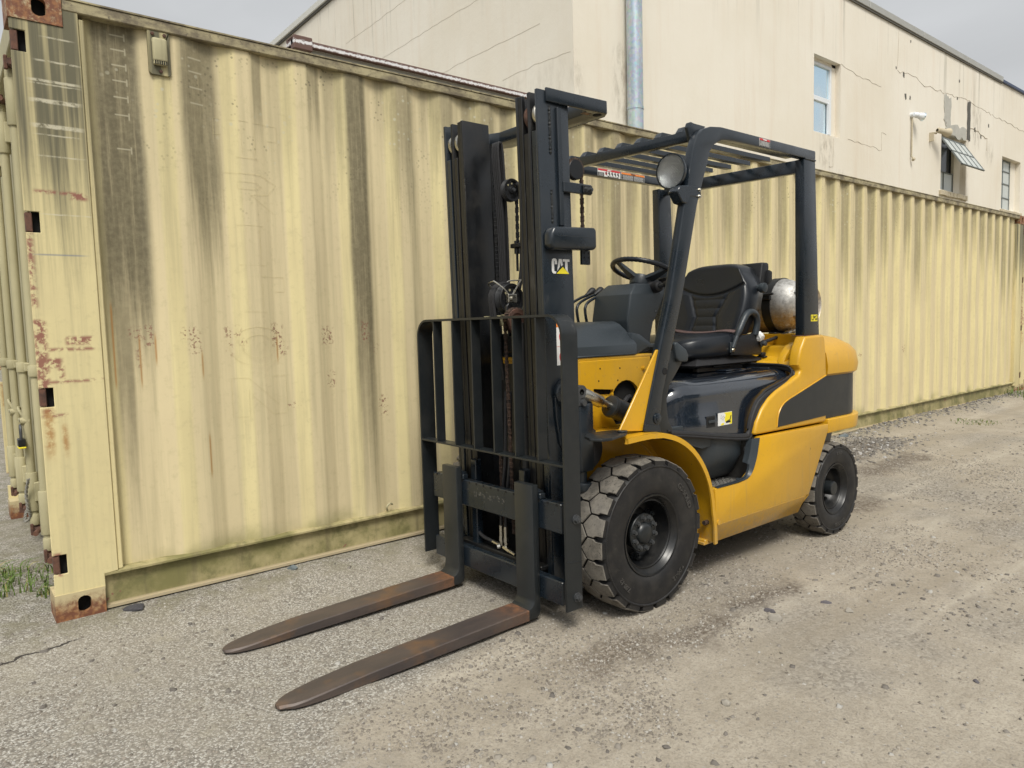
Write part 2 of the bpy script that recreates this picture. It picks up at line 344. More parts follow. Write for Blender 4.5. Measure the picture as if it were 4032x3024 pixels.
# ------------------------------------------------------------------ mesh helpers
class MB:
    def __init__(s): s.v = []; s.f = []; s.mi = []
    def add(s, vs, fs, mi=0):
        o = len(s.v); s.v += [tuple(v) for v in vs]; s.f += [tuple(i+o for i in f) for f in fs]; s.mi += [mi]*len(fs); return s
    def bm(s, b, mi=0):
        b.verts.index_update(); s.add([v.co[:] for v in b.verts], [[v.index for v in f.verts] for f in b.faces], mi); b.free(); return s
    def _bev(s, vs, fs, w, seg, mi, ang=.5):
        b = bmesh.new(); V = [b.verts.new(v) for v in vs]
        for f in fs: b.faces.new([V[i] for i in f])
        bmesh.ops.recalc_face_normals(b, faces=b.faces)
        if w > 0:
            es = [e for e in b.edges if len(e.link_faces) == 2 and e.calc_face_angle(0) > ang]
            bmesh.ops.bevel(b, geom=es, offset=w, segments=seg, profile=.5, affect='EDGES', clamp_overlap=True)
        return s.bm(b, mi)
    def box(s, x0, x1, y0, y1, z0, z1, bev=0., seg=2, mi=0, M_=None, taper=None):
        vs = [Vector((x, y, z)) for z in (z0, z1) for y in (y0, y1) for x in (x0, x1)]
        if taper:   # (x0,x1,y0,y1) of the top face
            a = taper; vs[4:] = [Vector((a[0], a[2], z1)), Vector((a[1], a[2], z1)), Vector((a[0], a[3], z1)), Vector((a[1], a[3], z1))]
        if M_: vs = [M_ @ v for v in vs]
        fs = [(0, 2, 3, 1), (4, 5, 7, 6), (0, 1, 5, 4), (2, 6, 7, 3), (0, 4, 6, 2), (1, 3, 7, 5)]
        return s._bev(vs, fs, bev, seg, mi)
    def prism(s, poly, ax, a, b, bev=0., seg=2, mi=0, M_=None, ang=.5, poly2=None):
        """poly in the two other axes (in x,y,z order), extruded along ax from a to b"""
        def P(p, t):
            q = {'X': (t, p[0], p[1]), 'Y': (p[0], t, p[1]), 'Z': (p[0], p[1], t)}[ax]
            q = Vector(q); return M_ @ q if M_ else q
        n = len(poly); p2 = poly2 or poly
        vs = [P(p, a) for p in poly] + [P(p, b) for p in p2]
        fs = [tuple(range(n)), tuple(range(2*n-1, n-1, -1))] + [(i, i+n, (i+1) % n+n, (i+1) % n) for i in range(n)]
        return s._bev(vs, fs, bev, seg, mi, ang)
    def tube(s, pts, r, n=10, mi=0, closed=False, caps=True, rr=None, flat=None):
        pts = [Vector(p) for p in pts]; N = len(pts); vs = []; up = None
        for i, p in enumerate(pts):
            t = (pts[(i+1) % N]-pts[i-1]) if closed else (pts[min(i+1, N-1)]-pts[max(i-1, 0)])
            t.normalize()
            if up is None:
                up = Vector((0, 0, 1)) if abs(t.z) < .9 else Vector((0, 1, 0))
            a = t.cross(up).normalized(); b = a.cross(t).normalized(); up = b
            R = rr[i] if rr else r
            for k in range(n):
                th = 2*PI*k/n; kx, kz = (1, 1) if flat is None else flat
                vs.append(p + a*(R*kx*math.cos(th)) + b*(R*kz*math.sin(th)))
        fs = []
        for i in range(N if closed else N-1):
            for k in range(n):
                fs.append((i*n+k, i*n+(k+1) % n, ((i+1) % N)*n+(k+1) % n, ((i+1) % N)*n+k))
        if caps and not closed: fs += [tuple(range(n-1, -1, -1)), tuple((N-1)*n+k for k in range(n))]
        return s.add(vs, fs, mi)
    def cyl(s, p, q, r, n=20, mi=0, r2=None, bev=0.):
        p, q = Vector(p), Vector(q)
        if bev > 0:
            d = (q-p).normalized(); r2 = r if r2 is None else r2
            return s.tube([p, p, p+d*bev, q-d*bev, q, q], r, n, mi, rr=[r-bev, r-bev, r, r2, r2-bev, r2-bev]) if False else s.lathe([(0, 0), (0, r-bev), (bev*.3, r-bev*.3), (bev, r), ((q-p).length-bev, r2), ((q-p).length-bev*.3, r2-bev*.3), ((q-p).length, r2-bev), ((q-p).length, 0)], p, d, n, mi)
        return s.tube([p, q], r, n, mi, rr=[r, r if r2 is None else r2])
    def lathe(s, prof, c, ax, n=32, mi=0, a0=0., a1=2*PI):
        """prof = [(distance along ax, radius)]"""
        c, ax = Vector(c), Vector(ax).normalized()
        u = ax.orthogonal().normalized() if abs(ax.y) < .99 else Vector((1, 0, 0)); w = ax.cross(u)
        full = abs(a1-a0-2*PI) < 1e-6; m = n if full else n+1; vs = []
        for (d, r) in prof:
            for k in range(m):
                th = a0+(a1-a0)*k/n; vs.append(c+ax*d+(u*math.cos(th)+w*math.sin(th))*max(r, 1e-5))
        fs = []
        for i in range(len(prof)-1):
            for k in range(n):
                k2 = (k+1) % m if full else k+1
                fs.append((i*m+k, i*m+k2, (i+1)*m+k2, (i+1)*m+k))
        return s.add(vs, fs, mi)
    def hexbolt(s, p, ax, r, h, mi=0, washer=True):
        p, ax = Vector(p), Vector(ax).normalized()
        if washer: s.cyl(p, p+ax*h*.25, r*1.35, 14, mi)
        s.cyl(p+ax*h*.25, p+ax*h, r, 6, mi)
        return s.cyl(p+ax*h, p+ax*h*1.25, r*.55, 8, mi)
    def build(s, name, mats, parent=None, sharp=35, weld=0.):
        me = bpy.data.meshes.new(name); me.from_pydata(s.v, [], s.f)
        if not isinstance(mats, (list, tuple)): mats = [mats]
        for m in mats: me.materials.append(m)
        me.polygons.foreach_set('material_index', s.mi)
        b = bmesh.new(); b.from_mesh(me)
        if weld: bmesh.ops.remove_doubles(b, verts=b.verts, dist=weld)
        bmesh.ops.recalc_face_normals(b, faces=b.faces)
        if sharp is not None:
            th = math.radians(sharp)
            for e in b.edges: e.smooth = not (len(e.link_faces) != 2 or e.calc_face_angle(0) > th)
            for f in b.faces: f.smooth = True
        b.to_mesh(me); b.free()
        o = bpy.data.objects.new(name, me); COL.objects.link(o)
        if parent: o.parent = parent
        return o

def empty(name, loc=(0, 0, 0), rz=0.):
    o = bpy.data.objects.new(name, None); o.location = loc; o.rotation_euler = (0, 0, rz); COL.objects.link(o); o.empty_display_size = .2; return o
def tag(o, label=None, cat=None, group=None, kind=None):
    if label: o['label'] = label
    if cat: o['category'] = cat
    if group: o['group'] = group
    if kind: o['kind'] = kind
    return o
def copy_tree(o, parent=None):
    c = o.copy(); COL.objects.link(c)
    if parent: c.parent = parent
    for ch in [x for x in o.children]: copy_tree(ch, c)
    return c
def arc(cx, cz, r, a0, a1, n): return [(cx+r*math.cos(math.radians(a0+(a1-a0)*i/n)), cz+r*math.sin(math.radians(a0+(a1-a0)*i/n))) for i in range(n+1)]
def smooth_path(pts, n=6):
    """Catmull-Rom through pts"""
    P = [Vector(p) for p in pts]; P = [P[0]*2-P[1]] + P + [P[-1]*2-P[-2]]; out = []
    for i in range(1, len(P)-2):
        for k in range(n):
            t = k/n; a, b, c, d = P[i-1:i+3]
            out.append(.5*((2*b)+(c-a)*t+(2*a-5*b+4*c-d)*t*t+(3*b-a-3*c+d)*t**3))
    return out + [P[-2]]
def text_mesh(txt, size, depth=0., bold=0.):
    cu = bpy.data.curves.new('t', 'FONT'); cu.body = txt; cu.size = size; cu.extrude = depth; cu.offset = bold; cu.align_x = 'CENTER'; cu.align_y = 'CENTER'; cu.resolution_u = 3
    o = bpy.data.objects.new('t', cu); COL.objects.link(o)
    me = bpy.data.meshes.new_from_object(o); bpy.data.objects.remove(o); bpy.data.curves.remove(cu)
    vs = [v.co.copy() for v in me.vertices]; fs = [tuple(p.vertices) for p in me.polygons]; bpy.data.meshes.remove(me)
    return vs, fs
def put_text(mb, txt, size, c, right, up, mi=0, sx=1., depth=.0004, bold=0.):
    vs, fs = text_mesh(txt, size, depth, bold); c, right, up = Vector(c), Vector(right), Vector(up); nn = right.cross(up)
    mb.add([c+right*(v.x*sx)+up*v.y+nn*v.z for v in vs], fs, mi)
#SPLIT
# ------------------------------------------------------------------ ground
def vnoise(x, y, sc, seed):
    """smooth value noise, 0..1"""
    r = np.random.default_rng(seed); T = r.random((256, 256))
    u, v = x*sc+1000.3, y*sc+1000.7; i, j = np.floor(u).astype(int), np.floor(v).astype(int); a, b = u-i, v-j
    a = a*a*(3-2*a); b = b*b*(3-2*b); g_ = lambda p, q: T[p % 256, q % 256]
    return (g_(i, j)*(1-a)+g_(i+1, j)*a)*(1-b)+(g_(i, j+1)*(1-a)+g_(i+1, j+1)*a)*b
def fbm(x, y, sc, seed, o=4, k=.5):
    t = 0; s_ = 0
    for i in range(o): t = t+vnoise(x, y, sc*2**i, seed+i)*k**i; s_ += k**i
    return t/s_
def sstep(v, a, b):
    t = np.clip((v-a)/(b-a), 0, 1); return t*t*(3-2*t)
FX, FY, FZ = 2.0283, -.988, -.0443
def sand_mask(x, y):
    """1 where loose sandy dirt covers the old asphalt"""
    n = fbm(x, y, 1.3, 11, 4)
    a = sstep(-y+.55*(n-.5)+.10*np.clip(x-1.5, -2, 4), 1.22, 1.55)*sstep(x+.9*(n-.5)+.0*y, .15, .75)
    b = sstep(x+.8*(n-.5), 2.6, 3.6)
    return np.clip(np.maximum(a, b), 0, 1)
def ground_z(x, y):
    z = -.044*sstep(-y, .02, .45)
    near = np.exp(-((x-2)**2+(y+1.5)**2)/60.)
    z = z+near*((fbm(x, y, .7, 3, 3)-.5)*.022+(fbm(x, y, 5., 5, 3)-.5)*.008*sand_mask(x, y))
    # ridge of pushed-up sand along the near fork
    z = z+.018*np.exp(-((y+1.345+.03*np.sin(x*7))/.055)**2)*sstep(x, .55, .8)*(1-sstep(x, 1.35, 1.6))*(.6+.8*fbm(x, y, 9, 21, 2))
    # heap of dark gravel behind the truck, low rut edges on the right
    z = z+.075*np.exp(-((x-6.35)/.55)**2-((y+.45)/.20)**2)*(.5+fbm(x, y, 8, 31, 3))
    z = z+.02*np.exp(-((y+.75+.12*np.sin(x*.9))/.16)**2)*sstep(x, 5, 6)*(fbm(x, y, 4, 37, 3))
    # gravel kicked against the wall of the container
    z = z+.05*sstep(-y, -.0, .02)*np.exp(-(np.minimum(y, 0)/.22)**2)*sstep(x, 3.5, 10)*(.4+.9*fbm(x, y, 3, 41, 3))
    # dips under the wheels
    for wx, wy in ((2.03, -1.44), (3.64, -1.44)): z = z-.004*np.exp(-((x-wx)**2+(y-wy)**2)/.05)
    return z
def axis(a, b, st, lo, hi):
    c = list(np.arange(a, b+1e-6, st)); s_ = st; L = []; v = a
    while v > lo: s_ *= 1.35; v -= s_; L.append(v)
    s_ = st; R = []; v = c[-1]
    while v < hi: s_ *= 1.35; v += s_; R.append(v)
    return np.array(L[::-1]+c+R)
gx, gy = axis(-1.6, 9.5, .025, -600, 900), axis(-3.6, .3, .025, -600, 600)
XX, YY = np.meshgrid(gx, gy); ZZ = ground_z(XX, YY)
nx_, ny_ = len(gx), len(gy)
co = np.stack([XX, YY, ZZ], -1).reshape(-1, 3)
ii = np.arange((ny_-1)*(nx_-1)); r0_ = (ii//(nx_-1))*nx_+ii % (nx_-1)
q = np.stack([r0_, r0_+1, r0_+nx_+1, r0_+nx_], 1)
me = bpy.data.meshes.new('ground'); me.vertices.add(len(co)); me.vertices.foreach_set('co', co.ravel())
me.loops.add(q.size); me.loops.foreach_set('vertex_index', q.ravel()); me.polygons.add(len(q)); me.polygons.foreach_set('loop_start', np.arange(len(q))*4)
me.update(calc_edges=True); me.polygons.foreach_set('use_smooth', np.ones(len(q), bool))
at = me.attributes.new('sand', 'FLOAT', 'POINT'); at.data.foreach_set('value', sand_mask(XX, YY).ravel().astype(np.float32))
go = bpy.data.objects.new('ground', me); COL.objects.link(go); tag(go, kind='structure')
g = G('gravel_yard_ground'); X, Y, Z = g.sep()
a_ = g.n('ShaderNodeAttribute'); a_.attribute_name = 'sand'; sand = a_.outputs['Fac']
n1 = g.noise(.9, 6, .65); n2 = g.noise(7, 6, .7); n3 = g.noise(45, 5, .7)
va = g.voro(95); vac = g.voro(95, out='Color'); vs_ = g.sep(vac)[0]
vb = g.voro(190); vbs = g.sep(g.voro(190, out='Color'))[0]
vcD = g.voro(42); vcs = g.sep(g.voro(42, out='Color'))[1]
asph = g.mix(g.mr(vs_, .1, .95, 0, 1, False), (.22, .204, .178), (.385, .362, .318))
asph = g.mix(g.mul(g.mr(va, .35, .75), .75), asph, (.13, .12, .105))
asph = g.mix(g.mul(g.mr(vbs, .80, .84), .8), asph, (.55, .54, .50))
asph = g.mix(g.mul(g.mr(n1, .35, .65), .5), asph, (.32, .29, .235))
asph = g.mix(g.mul(g.mul(g.mr(n2, .50, .72), .65), g.mr(n1, .3, .6)), asph, (.30, .275, .215))
sandc = g.mix(g.mr(n2, .3, .7), (.315, .280, .225), (.395, .355, .290))
sandc = g.mix(g.mul(g.mr(vbs, .5, .95, 0, 1, False), .5), sandc, (.20, .18, .15))
sandc = g.mix(g.mul(g.mr(n3, .45, .7), .45), sandc, (.24, .205, .155))
peb = g.mul(g.mr(vcD, .16, .30, 1., 0.), g.mr(vcs, .68, .72)); sandc = g.mix(g.mul(peb, .8), sandc, g.mix(vs_, (.14, .125, .11), (.42, .40, .36)))
grav = g.mr(g.noise(.55, 5, .6), .50, .62)
sandc = g.mix(g.mul(grav, .75), sandc, g.mix(vs_, (.15, .135, .115), (.36, .335, .29)))
rut = g.noise(2.2, 5, .6, stretch=(.16, 1.6, 1), dist=.4); sandc = g.mix(g.mul(g.mr(rut, .46, .66), .5), sandc, (.26, .225, .17)); sandc = g.mix(g.mul(g.mr(rut, .30, .44, 1., 0.), .35), sandc, (.50, .46, .38))
sandf = g.mr(g.add(sand, g.mul(g.sub(n2, .5), 1.1)), .05, .95)
c = g.mix(sandf, asph, sandc)
# damp brown patch, dark patch behind the rear wheel, greenish dirt beside the container
dm = None
for (xc, yc, w, h, col) in [(1.62, -1.68, .42, .22, 0), (1.98, -1.80, .40, .16, 0), (2.5, -1.75, .5, .14, 0), (4.35, -1.25, .5, .3, 0), (5.9, -.9, 1.2, .2, 0), (6.3, -.45, 1.2, .34, 0)]:
    q_ = g.boxm(g.add(X, g.mul(g.sub(n2, .5), .5)), g.add(Y, g.mul(g.sub(g.noise(5, 4), .5), .4)), xc, yc, w, h, .09, .07); dm = q_ if dm is None else g.mx(dm, q_)
c = g.mix(g.mul(g.mul(dm, g.mr(n3, .3, .6)), .8), c, (.085, .065, .05))
under_shade = g.boxm(g.add(X, g.mul(g.sub(n1, .5), .5)), g.add(Y, g.mul(g.sub(n2, .5), .2)), 2.6, -1.0, 2.0, .7, .3, .2)  # shade below the chassis, painted darker into the ground colour
c = g.mix(g.mul(under_shade, .45), c, (.09, .08, .07))
gr = g.mul(g.mr(Y, -.32, -.05), g.mr(n2, .38, .6)); c = g.mix(g.mul(gr, .5), c, (.15, .14, .085))
# crack in the asphalt
cy = g.add(g.add(g.mul(X, .16), -.205), g.mul(g.sub(g.noise(9, 5, .7), .5), .10))
ck = g.mul(g.mr(g.m_('ABSOLUTE', g.sub(Y, cy)), .003, .009, 1., 0.), g.mr(X, .02, .08, 1., 0.))
c = g.mix(ck, c, (.05, .045, .04))
asf = g.m_('SUBTRACT', 1., g.mul(sandf, .65))
h = g.add(g.mul(asf, g.add(g.mul(g.mr(va, .2, .8, 1., 0.), .45), g.mul(g.mr(vb, .2, .8, 1., 0.), .25))), g.add(g.add(g.mul(n3, .5), g.mul(g.noise(160, 4, .7), .45)), g.mul(n2, .5)))
h = g.sub(h, ck)
g.bump(h, .6, .0075)
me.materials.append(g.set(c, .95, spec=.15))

# loose stones: real geometry, thousands of them, one object per kind of spread
def stones(name, P, size, colmat, label, n_sides=0):
    oct_v = np.array([(1, 0, 0), (-1, 0, 0), (0, 1, 0), (0, -1, 0), (0, 0, 1), (0, 0, -1), (.62, .62, .45), (-.62, -.62, .45)], float)
    if 1:
        base = np.array([(.8, .55, -.5), (-.7, .75, -.5), (-.8, -.6, -.5), (.65, -.8, -.5), (.55, .5, .5), (-.6, .45, .55), (-.45, -.55, .5), (.6, -.45, .45)], float)
        F = np.array([(0, 1, 5, 4), (1, 2, 6, 5), (2, 3, 7, 6), (3, 0, 4, 7), (4, 5, 6, 7)])
    N = len(P); J = base[None]+rng.normal(0, .17, (N, 8, 3)); J[:, :, 2] *= rng.uniform(.5, .85, (N, 1)); J[:, :, 0] *= rng.uniform(.8, 1.35, (N, 1))
    th = rng.uniform(0, 2*PI, N); cs, sn = np.cos(th)[:, None], np.sin(th)[:, None]
    x = J[:, :, 0]*cs-J[:, :, 1]*sn; y = J[:, :, 0]*sn+J[:, :, 1]*cs; tz = rng.normal(0, .25, (N, 1)); z = J[:, :, 2]+x*tz
    V = np.stack([x, y, z], -1)*size[:, None, None]*.5
    zz = ground_z(P[:, 0], P[:, 1]); V += np.stack([P[:, 0], P[:, 1], zz+size*.10], -1)[:, None, :]
    Q = (F[None]+np.arange(N)[:, None, None]*8).reshape(-1, 4)
    m_ = bpy.data.meshes.new(name); m_.vertices.add(N*8); m_.vertices.foreach_set('co', V.ravel())
    m_.loops.add(Q.size); m_.loops.foreach_set('vertex_index', Q.ravel().astype(np.int32)); m_.polygons.add(len(Q)); m_.polygons.foreach_set('loop_start', np.arange(len(Q))*4)
    m_.update(calc_edges=True); t_ = m_.attributes.new('tone', 'FLOAT', 'POINT'); t_.data.foreach_set('value', np.repeat(rng.random(N), 8).astype(np.float32))
    m_.materials.append(colmat); o = bpy.data.objects.new(name, m_); COL.objects.link(o); tag(o, label, 'gravel', kind='stuff'); return o
def stone_mat(name, a, b, c3):
    g = G(name); t = g.n('ShaderNodeAttribute'); t.attribute_name = 'tone'; t = t.outputs['Fac']; n = g.noise(150, 3)
    c = g.mix(g.mr(t, .0, .8, 0, 1, False), a, b); c = g.mix(g.mr(t, .90, .91), c, c3); c = g.mix(g.mul(n, .35), c, (.16, .14, .12))
    return g.set(c, .9, spec=.2)
CX, CY = -.3186, -3.4974
def scatter(n, rmin, rmax, pw):
    r = rmin+(rmax-rmin)*rng.random(n)**pw; th = YAW+rng.uniform(-.72, .72, n); return np.stack([CX+r*np.cos(th), CY+r*np.sin(th)], 1)
def keep_out(P):
    k = P[:, 1] < -.01
    k &= ~((P[:, 0] > .43) & (P[:, 0] < 1.66) & (abs(P[:, 1]+1.22) < .075)); k &= ~((P[:, 0] > .43) & (P[:, 0] < 1.66) & (abs(P[:, 1]+.65) < .075))
    return P[k]
P = keep_out(scatter(330000, 1.7, 8.0, 1.2)); sm = sand_mask(P[:, 0], P[:, 1]); cl = fbm(P[:, 0], P[:, 1], 1.1, 51, 4); cl2 = fbm(P[:, 0], P[:, 1], 5., 55, 3)
prob = np.where(sm > .5, .045+.95*sstep(cl+.35*(cl2-.5), .50, .62), .07+.16*sstep(cl2, .45, .65))
P = P[rng.random(len(P)) < prob*.62]
size = .0046+.0095*rng.random(len(P))**2.4; print('stones', len(P))
stones('fine_gravel', P, size, stone_mat('fine_stone', (.16, .14, .115), (.345, .312, .262), (.43, .41, .37)), 'fine loose pale and grey gravel strewn over the sandy yard')
P = keep_out(scatter(26000, 1.8, 10., 1.1)); sm = sand_mask(P[:, 0], P[:, 1]); cl = fbm(P[:, 0], P[:, 1], .9, 61, 4)
P = P[rng.random(len(P)) < np.where(sm > .5, .10+.55*sstep(cl, .48, .62), .09)]
size = .010+.018*rng.random(len(P))**3.4
stones('coarse_gravel', P, size, stone_mat('coarse_stone', (.12, .11, .10), (.30, .275, .235), (.42, .41, .38)), 'coarser grey stones scattered among the fine gravel')
# stones gathered along the foot of the container and on the dark heap
xs = rng.uniform(3.2, 12, 1500); Pq = np.stack([xs, -.02-abs(rng.normal(0, .10, 1500))], 1)
Ph = np.stack([rng.normal(6.35, .40, 1500), rng.normal(-.45, .13, 1500)], 1); Pb = np.concatenate([Pq, Ph]); Pb = Pb[Pb[:, 1] < -.01]
stones('dark_gravel', Pb, .010+.030*rng.random(len(Pb))**2.2, stone_mat('dark_stone', (.09, .085, .08), (.24, .225, .20), (.42, .41, .40)), 'dark broken gravel heaped along the foot of the far container wall')

def rock(name, x, y, r, sq, col, label, seed, grp=None):
    b = bmesh.new(); bmesh.ops.create_icosphere(b, subdivisions=3, radius=r); rr = random.Random(seed)
    pl = [(Vector((rr.uniform(-1, 1), rr.uniform(-1, 1), rr.uniform(-.3, 1))).normalized(), rr.uniform(.55, .85)*r) for _ in range(9)]
    for v in b.verts:
        for n_, d in pl:
            e = v.co.dot(n_)-d
            if e > 0: v.co -= n_*e
        v.co.x *= sq[0]; v.co.y *= sq[1]; v.co.z *= sq[2]
    mb = MB(); mb.bm(b); o = mb.build(name, col, sharp=25); o.location = (x, y, float(ground_z(np.array([x]), np.array([y]))[0])+r*sq[2]*.35); o.rotation_euler.z = rr.uniform(0, 6); tag(o, label, 'rock', grp); return o
M['rockp'] = plain('pale_rock', (.38, .35, .30), .9, nsc=45, namt=.5, b=.5); M['rockd'] = plain('dark_rock', (.13, .12, .13), .9, nsc=50, namt=.4, b=.6)
M['asph_lump'] = plain('tar_lump', (.07, .068, .075), .85, nsc=70, namt=.5, b=.8); M['rockb'] = plain('bluish_rock', (.17, .20, .21), .9, nsc=40, namt=.4, b=.5)
for a_r in [('rock', 2.30, -1.93, .024, (1.5, 1, .8), M['rockp'], 'largest pale angular rock on the sand in front of the wheels', 1),
            ('rock', 2.36, -1.88, .019, (1.4, .9, .7), M['rockd'], 'flat darker rock just behind the largest pale rock on the sand', 2),
            ('rock', 2.60, -2.10, .017, (1.1, 1, .8), M['rockp'], 'small pale rock on the sand, far right of the largest one', 3),
            ('rock', 2.62, -1.99, .016, (1.5, .8, .6), M['rockd'], 'small dark rock on the sand behind the small pale one', 4),
            ('rock', 1.60, -2.18, .017, (1.3, 1, .7), M['rockp'], 'pale rock lying in the loose grey gravel at the front', 5),
            ('rock', 1.93, -1.73, .012, (1.2, 1, .8), M['rockp'], 'small whitish rock beside the front wheel', 6),
            ('rock', 2.33, -2.66, .010, (1.4, 1, .7), M['rockd'], 'dark pebble lying alone on the smooth sand in the foreground', 7),
            ('asphalt_lump', .285, -.055, .045, (1.3, .7, .35), M['asph_lump'], 'crumbling black lump of tar beside the container corner', 8),
            ('rock', 1.01, -.03, .020, (1.5, 1, .8), M['rockb'], 'blue-grey rock against the foot of the container left of the forks', 9),
            ('rock', 6.62, -.10, .03, (1.8, .9, .8), M['rockb'], 'blue-grey rock by the container foot behind the truck', 10)]: rock(*a_r)

def tuft(name, cx, cy, n, R, H, mat, label, kind='stuff', spread=1.0, wd=.0035):
    mb = MB(); rr = random.Random(hash(label) % 997 if False else len(label))
    for i in range(n):
        a = rr.uniform(0, 2*PI); rd = R*math.sqrt(rr.random()); x, y = cx+rd*math.cos(a)*spread, cy+rd*math.sin(a)
        z0 = float(ground_z(np.array([x]), np.array([y]))[0]); hh = H*rr.uniform(.35, 1); b_ = rr.uniform(0, 2*PI); ln = hh*rr.uniform(.3, 1.3); w = wd*rr.uniform(.6, 1.4)
        dx, dy = math.cos(b_), math.sin(b_); px, py = -dy*w, dx*w; vs = []
        for k in range(5):
            t = k/4; zz = z0-.003+hh*(1-(1-t)**1.7)-(.25*hh*t*t); e = 1-t*.92
            vs += [(x+dx*ln*t*t-px*e, y+dy*ln*t*t-py*e, zz), (x+dx*ln*t*t+px*e, y+dy*ln*t*t+py*e, zz+w*.5)]
        mb.add(vs, [(2*k, 2*k+1, 2*k+3, 2*k+2) for k in range(4)], 1 if rr.random() < .18 else 0)
    o = mb.build(name, [mat, M['grass_dry']], sharp=None); return tag(o, label, 'weeds', kind=kind)
tuft('weed_patch', -.13, .73, 260, .24, .085, M['grass'], 'low green weeds on the asphalt in front of the container doors', spread=1.0)
tuft('weed_patch', .02, .42, 60, .06, .06, M['grass'], 'thin blades of grass under the lowest lock rod of the container')
tuft('weed_patch', 11.6, -.12, 70, .3, .14, M['grass'], 'straggly weeds at the far end of the container foot', wd=.005)
tuft('weed_patch', 8.8, -.55, 90, .25, .05, M['grass'], 'thin green weeds growing in the gravel track behind the truck', wd=.004)

# ------------------------------------------------------------------ wooded edge of the yard behind the camera; the hood and the panes mirror it
NL = 9000; t_ = rng.random(NL); lx = -38+80*t_; hh = 5.5+3.0*vnoise(lx, lx*0, .22, 91)+1.6*vnoise(lx, lx*0, .7, 92); lz = hh*rng.random(NL)**.7; ly = -27+rng.normal(0, 1.3, NL)-.02*(lx-2)**2*.3
ctr = np.stack([lx, ly, lz], -1); A_ = rng.normal(0, 1, (NL, 3)); A_ /= np.linalg.norm(A_, axis=1)[:, None]; B_ = np.cross(A_, rng.normal(0, 1, (NL, 3))); B_ /= np.linalg.norm(B_, axis=1)[:, None]; sz = rng.uniform(.25, .6, NL)[:, None]
VV = np.stack([ctr-A_*sz, ctr+B_*sz*.6, ctr+A_*sz, ctr-B_*sz*.6], 1).reshape(-1, 3)
mt_ = bpy.data.meshes.new('tree_line'); mt_.vertices.add(NL*4); mt_.vertices.foreach_set('co', VV.ravel()); mt_.loops.add(NL*4); mt_.loops.foreach_set('vertex_index', np.arange(NL*4, dtype=np.int32)); mt_.polygons.add(NL); mt_.polygons.foreach_set('loop_start', np.arange(NL)*4); mt_.update(calc_edges=True)
mt_.materials.append(plain('tree_line_leaves', (.045, .065, .025), .8, nsc=1.5, namt=.4)); o = bpy.data.objects.new('tree_line', mt_); COL.objects.link(o); tag(o, 'line of trees at the edge of the yard behind the viewer', 'trees', kind='stuff')

